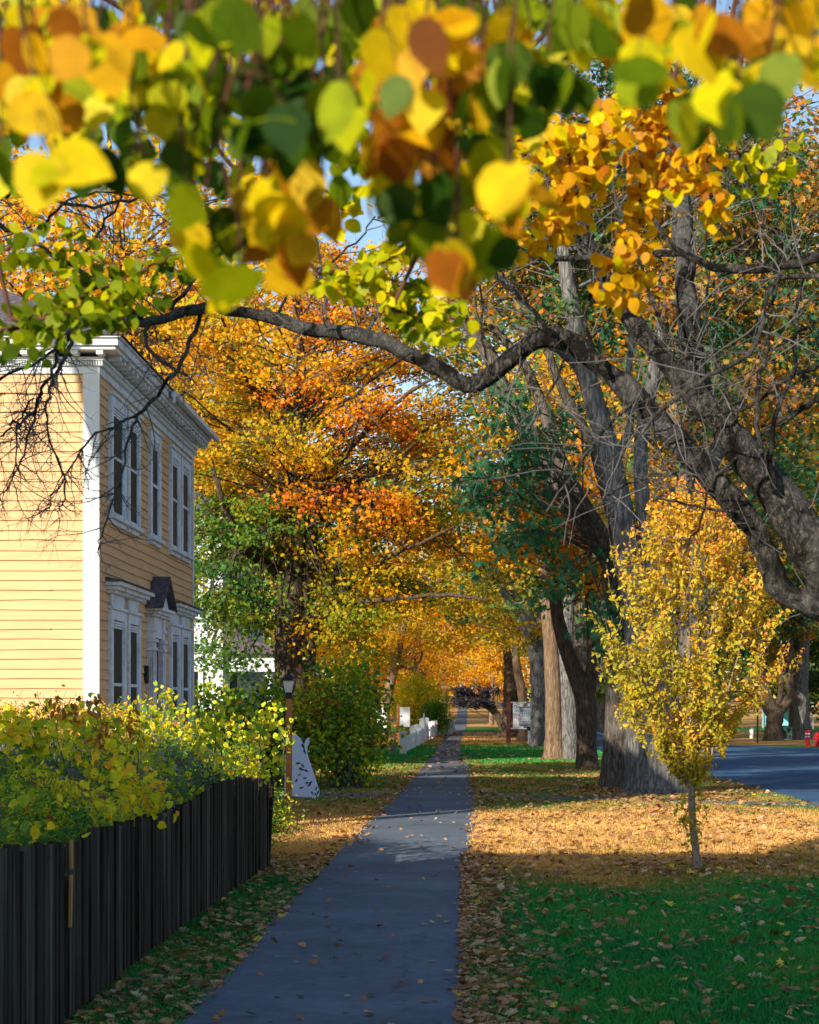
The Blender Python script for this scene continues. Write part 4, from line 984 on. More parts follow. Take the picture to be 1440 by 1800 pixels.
def car(px, Y, col, label):
    x = (px - CX) / F * Y; h = thing('parked_car', label, 'car', (x, Y, gzf(Y)), group=None)
    prof = [(-2.1, .35), (-2.15, .75), (-1.9, .95), (-1.35, 1.0), (-.75, 1.42), (.75, 1.45), (1.35, 1.05), (1.95, .9), (2.1, .65), (2.08, .35)]
    mb = MB(); mb.prism([(-.85, y, z) for y, z in prof], (1.7, 0, 0)); m = plain('car_paint', col, .25, .05, 3, 0); mb.obj('body', m, h, bevel=.07)
    mb = MB(); mb.hexa([(-.68, -1.34, 1.03), (.68, -1.34, 1.03), (.6, -.80, 1.40), (-.6, -.80, 1.40), (-.68, -1.37, 1.045), (.68, -1.37, 1.045), (.6, -.83, 1.415), (-.6, -.83, 1.415)]); mb.obj('rear_window', M['glass'], h)
    for sx in (-1, 1):
        mb = MB(); mb.prism([(sx * .853, -1.15, 1.05), (sx * .853, -.68, 1.36), (sx * .853, .7, 1.38), (sx * .853, 1.15, 1.08)], (sx * .01, 0, 0)); mb.obj('side_window', M['glass'], h)
        mb = MB(); mb.box(sx * .72 - .1, sx * .72 + .1, -2.19, -2.1, .68, .82); mb.obj('tail_light', M['red'], h)
        for yy in (-1.35, 1.35):
            mb = MB(); mb.lathe([(.2, -.1), (.31, -.1), (.32, -.07), (.32, .07), (.31, .1), (.2, .1)], n=20); w_ = mb.obj('wheel', M['rubber'], h); w_.rotation_euler = (0, rad(90), 0); w_.location = (sx * .78, yy, .32)
            mb = MB(); mb.lathe([(.19, .101), (.17, .11), (.05, .115)], n=16); r_ = mb.obj('rim', M['white_old'], w_); r_.rotation_euler = (0, 0 if sx > 0 else math.pi, 0)
car(964, 118, (.02, .06, .05), 'dark green parked car glimpsed between the large grey trunks')
car(1046, 152, (.55, .58, .62), 'pale parked car far up the road right of the dark trunk')

# ------------------------------------------------------------------ specific trees
def tree_thing(name, label, base, group=None, cat='tree'):
    return thing(name, label, cat, base, group=group)
def trunk_obj(h, lines, mat, name='trunk'):
    return link(name, tubes_mesh(name, lines), M[mat], h, smooth=True, local=False)
def flare(P, r, k=.55, hgt=.5):
    z0 = P[0][2]; return r * (1 + .7 * k * np.exp(-(P[:, 2] - z0) / hgt * 2.2))

def dense(P, r, step=.12):
    """resample a thick trunk so its bark can be lumpy"""
    P = np.asarray(P); d = np.r_[0, np.cumsum(np.linalg.norm(np.diff(P, axis=0), axis=1))]; n = max(4, int(d[-1] / step)); s = np.linspace(0, d[-1], n)
    return np.column_stack([np.interp(s, d, P[:, i]) for i in range(3)]), np.interp(s, d, r)

# --- the big orange maple on the left
def maple():
    Y = 42
    h = tree_thing('maple_tree', 'large orange maple with a dark forked trunk and green lower boughs beside the yellow house', at(515, 1385, Y)[:2] + (0,))
    tr, rr = pxline([(515, 1382, 74), (514, 1280, 64), (512, 1180, 58), (510, 1100, 54), (513, 1000, 46), (520, 900, 38), (525, 800, 32), (528, 700, 26), (525, 600, 20), (520, 450, 12), (516, 330, 6)], Y, 6)
    tr, rr = dense(tr, rr, .15)
    tr[0, 2] = -.1
    lines = [(tr, flare(tr, rr, .4), 20, .05)]
    limbs = [[(540, 1180, 30), (545, 1100, 26), (542, 1040, 24), (548, 960, 20, 41.5), (560, 880, 16, 41), (575, 790, 10, 40)],
             [(528, 1085, 24), (560, 1062, 19), (600, 1038, 17), (645, 1005, 14, 41), (695, 972, 10, 40), (740, 955, 7, 39), (800, 925, 4, 38)],
             [(508, 1015, 26), (470, 995, 20), (432, 965, 18, 41), (405, 915, 15, 40.5), (385, 860, 10, 40), (370, 800, 5, 40)],
             [(500, 1075, 16), (460, 1050, 12), (410, 1040, 9, 41), (345, 1055, 6, 40)],
             [(535, 1090, 12), (620, 1062, 10, 41), (700, 1052, 8, 40), (790, 1046, 7, 39), (860, 1056, 4, 38)],
             [(520, 900, 16), (570, 850, 12), (640, 760, 9, 40), (720, 690, 7, 39), (790, 650, 4, 38)],
             [(525, 800, 14), (480, 740, 10), (430, 660, 8, 41), (390, 560, 5, 40)],
             [(528, 720, 12), (580, 670, 10, 41), (650, 640, 6, 40), (720, 620, 3, 39)],
             [(548, 1130, 14), (572, 1080, 12), (592, 1000, 9, 41), (600, 930, 6, 41)]]
    for l in limbs:
        P, r = pxline(l, Y, 5, .01); lines.append((P, r, 9, .05))
    cx, _, cz = at(560, 850, Y)
    def tint(c):
        px = CX + c[0] * F / c[1]; py = HY - (c[2] - EYE) * F / c[1]
        t = .56 + rng.normal(0, .09)
        if px < 560: t -= np.interp(py, [650, 850, 950, 1100], [0.06, .1, .46, .40]) * np.interp(px, [480, 580], [1, 0])
        t -= np.interp(px, [560, 700, 850], [0, .02, .06]) 
        t -= .14 * (py > 900) * (px > 560)
        if R.random() < .15: t += .2
        return t
    pts = np.vstack([l[0] for l in lines])
    ex = []
    for (a, b, n, sx, sy) in [(420, 950, 16, 60, 60), (430, 1080, 12, 60, 40), (700, 900, 20, 90, 70), (760, 820, 14, 60, 80), (820, 760, 8, 50, 60), (650, 560, 12, 100, 60), (400, 640, 14, 50, 80), (560, 640, 14, 120, 50), (400, 1160, 4, 50, 30), (610, 1120, 5, 50, 25), (740, 960, 10, 80, 40), (390, 820, 8, 30, 80), (600, 480, 14, 160, 60)]:
        for k in range(n): ex.append(at(a + R.gauss(0, sx * .6), b + R.gauss(0, sy * .6), Y + R.uniform(-3, 3)))
    bl, me = crown(tr[40:], (cx, Y, cz), (4.0, 3.8, 4.6), 110, 235, .098, tint, .5, 6, T_MAPLE, .45, .35, (0, -.35, .8), .5, .012, ex, .07, avoid=lambda c: c[1] < 43 and abs(CX + c[0] * F / c[1] - 518) < 62 and 985 < HY - (c[2] - EYE) * F / c[1] < 1240)
    trunk_obj(h, lines, 'bark_dark'); link('branches', tubes_mesh('branches', bl), M['bark_dark'], h, local=False)
    put_leaf_obj(me, M['leaf_maple'], h)
maple()

# --- big trees in a row on the right verge
def row_tree(label, Y, trunks, limbs, bark, ck=None, sides=26, rough=.05, fl=.5, flh=.5, leafmat='leaf_oak', name='oak_tree', barkparts=None, group='big trees in a row along the right verge'):
    b = at(trunks[0][0][0], 0, Y); h = tree_thing(name, label, (b[0], Y, gzf(Y)), group)
    alll = []; first = None
    for i, t in enumerate(trunks):
        P, r = pxline(t, Y, 5); P, r = dense(P, r, .14); P[0, 2] = gzf(Y) - .15
        L = [(P, flare(P, r, fl, flh), sides, rough)]
        mat = bark if not barkparts else barkparts[i]
        trunk_obj(h, L, mat, 'trunk'); alll.append(P)
    L = []
    for l in limbs:
        P, r = pxline(l, Y, 5, .012); P, r = dense(P, r, .2); L.append((P, r, 10, .06)); alll.append(P)
    if L: trunk_obj(h, L, bark, 'limbs')
    if ck:
        pts = np.vstack([p[int(len(p) * .4):] for p in alll])
        for kw in ck:
            mats = kw.pop('mat', leafmat); nm = kw.pop('nm', 'crown')
            bl, me = crown(pts, **kw)
            link('branches', tubes_mesh('branches', bl), M[bark], h, local=False)
            put_leaf_obj(me, M[mats], h, nm)
    return h
def exl(lst, Y, dy=2.0):
    o = []
    for (a, b, n, sx, sy) in lst:
        for k in range(n): o.append(at(a + R.gauss(0, sx * .6), b + R.gauss(0, sy * .6), Y + R.uniform(-dy, dy)))
    return o
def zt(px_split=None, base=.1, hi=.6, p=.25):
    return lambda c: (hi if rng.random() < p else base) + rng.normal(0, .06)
row_tree('massive pale grey oak trunk directly behind the young yellow tree', 36,
    [[(1157, 1394, 112), (1153, 1300, 104), (1142, 1200, 88), (1126, 1100, 64), (1105, 980, 50), (1088, 880, 43), (1066, 780, 39), (1040, 690, 36), (1020, 620, 32), (1005, 540, 30), (990, 440, 22), (975, 340, 14)]],
    [[(1140, 1080, 38), (1135, 960, 30), (1130, 880, 27), (1126, 800, 25), (1140, 700, 26, 37), (1160, 600, 20, 37), (1165, 480, 14, 37)], [(1150, 1120, 50), (1190, 980, 40), (1230, 860, 34, 37), (1290, 720, 28, 38), (1340, 560, 20, 39), (1380, 420, 12, 39)],
     [(1045, 690, 20), (1010, 640, 16), (960, 600, 12, 35), (900, 570, 8, 35)], [(1080, 820, 18), (1110, 740, 14), (1105, 640, 12, 35), (1120, 500, 8, 35)]], 'bark_grey',
    [dict(center=at(1150, 330, 37), radii=(3.9, 3.2, 3.2), K=95, per=150, size=.15, tint_fn=zt(base=.2, hi=.68, p=.45), sig=.5, tmpl=T_OAK, flatz=.6, jitter=.12, bias=(0, -.5, .4), extra=exl([(1300, 640, 14, 120, 160), (1380, 900, 8, 60, 60), (1000, 450, 10, 80, 80)], 37)),
     ])
row_tree('brown oak trunk with long straight limbs leaning over the sidewalk', 38.8,
    [[(1086, 1386, 62), (1090, 1290, 56), (1094, 1180, 52), (1094, 1080, 50), (1082, 1000, 44), (1055, 955, 38), (1018, 905, 36), (985, 862, 34), (948, 800, 32), (915, 740, 30), (885, 690, 28), (866, 635, 26), (838, 590, 22), (800, 540, 16), (770, 460, 10)]],
    [[(1080, 985, 34), (1045, 920, 30), (1010, 860, 27), (978, 790, 25), (955, 720, 22), (925, 650, 18), (880, 590, 14), (820, 545, 10)],
     [(1094, 1010, 30), (1075, 900, 24, 38), (1040, 780, 20, 37.6), (990, 690, 16, 37.2), (940, 560, 14, 37), (880, 480, 10, 37), (830, 420, 7, 37)]], 'bark_oak',
    [dict(center=at(930, 430, 38), radii=(2.6, 2.6, 2.2), K=34, per=110, size=.15, tint_fn=zt(base=.3, hi=.72, p=.5), sig=.5, tmpl=T_OAK, flatz=.6, jitter=.12, bias=(0, -.5, .4)),
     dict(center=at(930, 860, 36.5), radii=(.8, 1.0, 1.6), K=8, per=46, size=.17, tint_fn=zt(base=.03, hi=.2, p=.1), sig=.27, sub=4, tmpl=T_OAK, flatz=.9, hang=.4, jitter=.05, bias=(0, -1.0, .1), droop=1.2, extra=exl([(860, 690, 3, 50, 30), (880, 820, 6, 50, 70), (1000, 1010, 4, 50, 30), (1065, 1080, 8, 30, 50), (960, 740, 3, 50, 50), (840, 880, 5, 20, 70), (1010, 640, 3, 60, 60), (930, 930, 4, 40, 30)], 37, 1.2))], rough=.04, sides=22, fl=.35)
row_tree('slender dark forked trunk, third in the row from the front', 49.5,
    [[(1032, 1357, 40), (1031, 1300, 36), (1029, 1230, 38), (1010, 1180, 30), (992, 1130, 26), (978, 1070, 22), (977, 1000, 20), (972, 930, 17), (955, 860, 14), (930, 780, 8)]],
    [[(1032, 1215, 30), (1044, 1160, 24), (1040, 1090, 21), (1036, 1010, 18), (1030, 900, 14), (1040, 780, 8)], [(977, 990, 12), (955, 955, 9), (930, 930, 6), (880, 910, 3)]], 'bark_dark',
    [dict(center=at(990, 900, 49), radii=(1.9, 2.2, 2.3), K=45, per=130, size=.15, tint_fn=zt(base=.66, hi=.30, p=.25), sig=.45, tmpl=T_MAPLE, flatz=.5, jitter=.09, mat='leaf_maple')], rough=.04, sides=18, fl=.4, name='maple_tree')
row_tree('twin oak trunk, one half stripped tan and the other grey furrowed bark', 60.4,
    [[(975, 1336, 34), (974, 1270, 30), (972, 1200, 29), (968, 1130, 26), (960, 1060, 22), (950, 980, 14), (940, 900, 8)], [(1001, 1339, 34), (1001, 1270, 32), (999, 1200, 30), (994, 1130, 28), (1000, 1050, 22), (1010, 950, 16), (1015, 850, 8)]], [], 'bark_grey',
    [dict(center=at(985, 930, 60), radii=(2.6, 2.6, 3.4), K=26, per=100, size=.19, tint_fn=zt(base=.42, hi=.64, p=.4), sig=.55, tmpl=T_OAK, flatz=.5, jitter=.1)], barkparts=['bark_tan', 'bark_grey'], fl=.5, flh=.9, rough=.05)
row_tree('pale fluted grey trunk right of the slate blue plaque', 80,
    [[(950, 1316, 38), (950, 1270, 33), (949, 1200, 32), (944, 1140, 32), (925, 1080, 26), (905, 1020, 20), (890, 950, 12)]],
    [[(935, 1130, 20), (915, 1085, 17), (893, 1050, 15), (880, 1035, 12)], [(940, 1130, 18), (955, 1060, 14), (960, 960, 8)]], 'bark_grey',
    [dict(center=at(920, 1040, 80), radii=(2.8, 3.0, 3.0), K=32, per=110, size=.2, tint_fn=zt(base=.3, hi=.5, p=.5), sig=.6, flatz=.45, jitter=.1, mat='leaf_far', zmin=3.4)], rough=.09, fl=.35, flh=.6)
row_tree('narrow tan trunk between the key sign and the fluted trunk', 91,
    [[(919, 1308, 22), (921, 1270, 18), (918, 1220, 16), (910, 1180, 15), (903, 1130, 12), (890, 1060, 7)]], [], 'bark_tan',
    [dict(center=at(900, 1080, 91), radii=(2.2, 2.2, 1.9), K=24, per=110, size=.2, tint_fn=zt(base=.3, hi=.6, p=.3), sig=.55, flatz=.45, jitter=.1, mat='leaf_far')], fl=.5, sides=16)
row_tree('straight dark brown trunk with wide roots behind the maroon sign post', 108,
    [[(896, 1296, 34), (897, 1260, 28), (898, 1200, 26), (897, 1120, 24), (897, 1040, 18), (890, 940, 10)]], [], 'bark_dark',
    [dict(center=at(890, 1040, 108), radii=(3.2, 3.2, 3.6), K=44, per=110, size=.24, tint_fn=zt(base=.35, hi=.55, p=.4), sig=.7, flatz=.45, jitter=.1, mat='leaf_far', zmin=4.2)], fl=.9, flh=.8, sides=18)

# --- young yellow tree
def young():
    Y = 19.1; h = tree_thing('young_tree', 'young tree with dense golden leaves on a thin pale trunk in the sunlit lawn', at(1225, 1530, Y)[:2] + (0,))
    P, r = pxline([(1226, 1533, 17), (1224, 1500, 14), (1218, 1450, 12.5), (1216, 1400, 12), (1218, 1360, 11), (1215, 1280, 9), (1212, 1180, 7), (1210, 1080, 5), (1212, 960, 3)], Y, 5, .003)
    lines = [(P, flare(P, r, .25, .15), 12, .06)]
    limbs = [[(1217, 1388, 9), (1195, 1360, 8), (1178, 1330, 6), (1160, 1295, 5), (1130, 1240, 3), (1100, 1160, 2)],
             [(1219, 1385, 10), (1240, 1355, 8), (1252, 1320, 6), (1265, 1270, 5), (1290, 1180, 3), (1310, 1100, 2)],
             [(1217, 1365, 7), (1205, 1320, 6), (1195, 1260, 5), (1180, 1160, 3), (1165, 1050, 2)], [(1218, 1362, 7), (1228, 1300, 6), (1240, 1220, 4), (1250, 1120, 3), (1262, 1000, 2)],
             [(1216, 1340, 5), (1190, 1280, 4), (1140, 1210, 3), (1070, 1150, 2, 18.7)], [(1220, 1330, 5), (1270, 1260, 4), (1320, 1180, 3), (1365, 1110, 2, 19.4)]]
    for l in limbs:
        Q, q = pxline(l, Y, 5, .004); lines.append((Q, q, 6))
    pts = np.vstack([l[0][4:] for l in lines]); pts = pts[pts[:, 2] > .8]
    def halfw(z): return np.interp(z, [.85, 1.1, 1.5, 2.0, 2.7, 3.2, 3.55, 3.75], [.04, .26, .66, .92, .90, .66, .36, .06])
    K = 430; L = []; LC = []; LT = []
    for k in range(K):
        z = R.uniform(.95, 3.62) if R.random() < .9 else R.uniform(1.5, 3.7); a = R.uniform(0, 6.283); rr = halfw(z) * math.sqrt(R.random()) * R.uniform(.85, 1.14) * (1 + .14 * math.sin(a * 3 + z * 4))
        e = np.array([2.2 + rr * math.cos(a), Y + .9 * rr * math.sin(a), z]); e[0] += .02 * (z - 2)
        d = pts - e; c = d[:, 2] < -.12; dd = np.linalg.norm(d, axis=1) + (~c) * 5; b = pts[int(np.argmin(dd))]
        m = (b + e) / 2 + np.array([R.gauss(0, .03), R.gauss(0, .03), -.03]); tip = e + np.array([(e[0] - 2.2) * .12, (e[1] - Y) * .12, .26 * R.uniform(.4, 1.5)])
        q = smooth_line([b, m, e, tip], 4); L.append((q, np.linspace(.0055, .0015, len(q)), 3))
        n = 40; u = .3 + .7 * rng.random(n) ** .8; idx = (u * (len(q) - 1)).astype(int); LC.append(q[idx] + rng.normal(0, .026, (n, 3)))
        tb = .34 + .2 * np.clip((z - 2.2) / 1.3, 0, 1) + .10 * (e[0] - 2.2) + R.gauss(0, .05); LT.append(tb + rng.normal(0, .12, n) + (u > .9) * .22)
    # tufts low on the trunk
    for (px, py, n) in [(1205, 1440, 26), (1228, 1445, 20), (1215, 1470, 26), (1235, 1420, 14), (1200, 1400, 10), (1232, 1480, 10), (1195, 1420, 12), (1207, 1500, 8), (1215, 1420, 34), (1222, 1460, 34), (1212, 1440, 26), (1226, 1400, 20), (1210, 1485, 16)]:
        LC.append(np.array(at(px, py, Y)) + rng.normal(0, .035, (n, 3))); LT.append(rng.normal(.3, .15, n))
    trunk_obj(h, lines, 'bark_young'); link('branches', tubes_mesh('branches', L), M['bark_young'], h, local=False)
    me = leaves_mesh('crown', np.concatenate(LC), rng.uniform(.038, .07, sum(map(len, LC))), np.concatenate(LT), [(x * 1.35, y, z) for x, y, z in T_LANCE], (-.2, -.5, .5), .6)
    put_leaf_obj(me, M['leaf_young'], h)
young()

# --- old apple tree leaning in from the right with bare twigs
def apple():
    Y = 9.0
    h = tree_thing('old_apple_tree', 'old bare-twigged tree whose crooked limb arches across the whole view from the right', (3.3, 9.2, 0))
    A, ra = pxline([(1500, 1070, 70, 9.1), (1440, 1066, 50), (1395, 1052, 46), (1362, 1020, 48), (1352, 985, 46), (1325, 930, 46), (1275, 865, 45), (1205, 790, 43), (1150, 730, 43), (1100, 680, 42), (1050, 642, 38), (1012, 606, 36), (972, 590, 36), (930, 606, 33), (880, 645, 33), (830, 678, 36), (795, 662, 32), (735, 628, 30), (665, 598, 28), (600, 583, 27), (540, 580, 27), (480, 560, 24), (425, 548, 22), (370, 540, 22), (310, 552, 18), (250, 570, 17), (215, 566, 10), (160, 580, 8), (110, 600, 6)], Y, 5, .004)
    B, rb = pxline([(1560, 1180, 130, 9.1), (1500, 1090, 118, 9.1), (1440, 985, 90), (1383, 893, 76), (1306, 790, 62), (1245, 717, 52), (1188, 655, 43), (1137, 594, 36), (1085, 525, 36), (1050, 460, 26), (1020, 380, 18), (1000, 300, 12)], Y, 5, .005)
    C, rc = pxline([(1250, 725, 48), (1224, 680, 46), (1214, 600, 44), (1206, 500, 42), (1200, 400, 38), (1192, 300, 33), (1180, 190, 26), (1160, 60, 18)], 9.3, 5, .004)
    D, rd = pxline([(1520, 430, 24, 8.6), (1440, 452, 19), (1380, 466, 18), (1300, 474, 18), (1245, 466, 16), (1190, 440, 13), (1165, 412, 9), (1150, 380, 5)], 8.6, 5, .003)
    D2, rd2 = pxline([(1205, 445, 10), (1120, 447, 11), (1050, 452, 11), (980, 456, 11), (920, 450, 9), (850, 440, 6)], 8.6, 5, .003)
    E, re_ = pxline([(1520, 470, 12), (1440, 484, 10), (1372, 490, 11), (1345, 530, 10), (1335, 590, 9), (1310, 628, 9), (1285, 640, 9), (1235, 668, 8), (1190, 700, 8), (1140, 745, 6), (1110, 790, 4)], 8.3, 5, .003)
    T, rt = np.array([(3.35, 9.25, -.2), (3.32, 9.22, .3), (3.2, 9.2, .8), (2.85, 9.15, 1.25), (2.45, 9.1, 1.5), (1.96, 9.1, 1.77)]), np.array([.3, .24, .22, .21, .2, .175])
    Ts = smooth_line(np.column_stack([T, rt]), 5)
    G_, rg = pxline([(1500, 420, 20, 9.5), (1480, 700, 40, 9.5), (1520, 1000, 70, 9.2)], 9.5, 5, .01)
    den = lambda P, r: dense(P, r, .05)
    main = []
    for P, r in ((A, ra), (B, rb), (C, rc), (D, rd), (D2, rd2), (E, re_), (Ts[:, :3], Ts[:, 3]), (G_, rg)):
        P, r = den(P, r); P[1:-1] += rng.normal(0, .0015, P[1:-1].shape); u = np.arange(len(r)); kn = .05 * np.sin(u * .31 + 1) + .05 * np.sin(u * .83) + .12 * (rng.random(len(r)) < .05); main.append((P, r * (.93 + kn), 18, .07))
    trunk_obj(h, main, 'bark_apple')
    # second order boughs hanging before the house and elsewhere
    S = []
    for l in ([(352, 550, 9), (335, 600, 8), (318, 640, 8), (285, 685, 7), (250, 722, 7), (228, 770, 5), (215, 830, 4), (180, 930, 3), (172, 970, 2)],
              [(262, 570, 8), (262, 620, 7), (330, 660, 5, 8.8)], [(240, 730, 6), (200, 750, 5), (150, 780, 4), (110, 850, 3), (70, 910, 2)],
              [(140, 572, 8), (105, 612, 7), (92, 650, 6), (72, 690, 6), (40, 740, 5), (25, 745, 5), (0, 765, 4), (-30, 770, 3)],
              [(135, 580, 8), (108, 640, 7), (85, 695, 5), (82, 760, 4), (110, 830, 4), (115, 880, 3), (100, 900, 2)],
              [(72, 690, 5), (50, 770, 4), (28, 830, 3), (0, 880, 2)], [(100, 610, 6), (60, 640, 5), (0, 665, 5), (-20, 680, 4)],
              [(60, 700, 4), (30, 740, 4), (30, 800, 3), (12, 860, 2)],
              [(250, 560, 10), (200, 520, 9), (130, 470, 8), (60, 430, 8), (0, 395, 9), (-40, 380, 9)], [(300, 545, 8), (350, 480, 7), (420, 420, 6), (500, 370, 4)],
              [(130, 470, 6), (180, 400, 5), (210, 330, 4), (100, 270, 3)], [(60, 430, 6), (90, 380, 5), (150, 340, 4), (260, 345, 3)], [(0, 340, 8), (60, 350, 7), (150, 362, 6), (250, 350, 5), (320, 340, 4)],
              [(580, 580, 7), (570, 520, 6), (560, 440, 5), (540, 380, 3)], [(640, 592, 7), (690, 500, 6), (710, 420, 5), (760, 330, 4)], [(480, 560, 6), (520, 500, 5), (600, 450, 4), (660, 380, 3)],
              [(970, 590, 10), (930, 540, 8), (870, 480, 7), (830, 400, 6), (800, 300, 5)], [(1050, 640, 8), (1030, 560, 7), (1040, 480, 6), (1010, 400, 4)],
              [(1120, 700, 7), (1060, 760, 5, 8.7), (1010, 830, 4, 8.6), (960, 900, 3, 8.5)], [(1220, 800, 7), (1180, 830, 6), (1100, 850, 5), (1060, 880, 4, 8.5)], [(1300, 900, 6), (1220, 890, 5), (1150, 870, 4), (1120, 840, 3)],
              [(1340, 840, 12), (1330, 740, 10), (1340, 640, 9), (1360, 560, 7), (1370, 440, 5)], [(1360, 860, 12), (1355, 760, 10), (1390, 660, 8), (1400, 560, 6), (1420, 430, 4)],
              [(1330, 830, 9), (1290, 740, 8), (1270, 660, 6), (1240, 560, 5), (1250, 450, 3)], [(1440, 700, 12), (1390, 730, 10), (1340, 760, 8), (1300, 790, 6)], [(1440, 640, 8), (1380, 670, 7), (1300, 720, 6), (1210, 740, 4), (1150, 760, 3)],
              [(1440, 560, 6), (1380, 600, 5), (1330, 640, 4), (1260, 690, 3)], [(1300, 800, 6), (1250, 850, 5), (1230, 920, 4), (1200, 980, 3)],
              [(860, 655, 6), (845, 560, 5), (850, 470, 4), (870, 380, 3)], [(1215, 650, 8), (1160, 560, 7), (1120, 440, 6), (1080, 330, 5), (1060, 220, 4)], [(1206, 470, 7), (1260, 380, 6), (1300, 270, 5), (1380, 180, 4)],
              [(720, 620, 6), (640, 680, 4, 8.7), (590, 720, 3, 8.6)], [(1000, 610, 5), (960, 700, 4, 8.7), (900, 760, 3, 8.6)]):
        P, r = pxline(l, 9.0 + R.uniform(-.25, .2), 5, .006); S.append((P, r, 6))
    link('boughs', tubes_mesh('boughs', S), M['bark_apple'], h, local=False)
    tw = twigs(S[15:], (120, 460), (.45, .16), (.0036, .0018), 2, 0.1) + twigs(S[:15], (90, 330), (.30, .12), (.0036, .0018), 2, -.1) + twigs(main[:6], (110, 260), (.6, .2), (.0042, .002), 2, .35)
    left = [S[i] for i in range(8)]; tw += twigs(left, (130, 760), (.24, .09), (.003, .0017), 2, -.25)
    link('twigs', tubes_mesh('twigs', tw), M['bark_twig'], h, local=False)
apple()

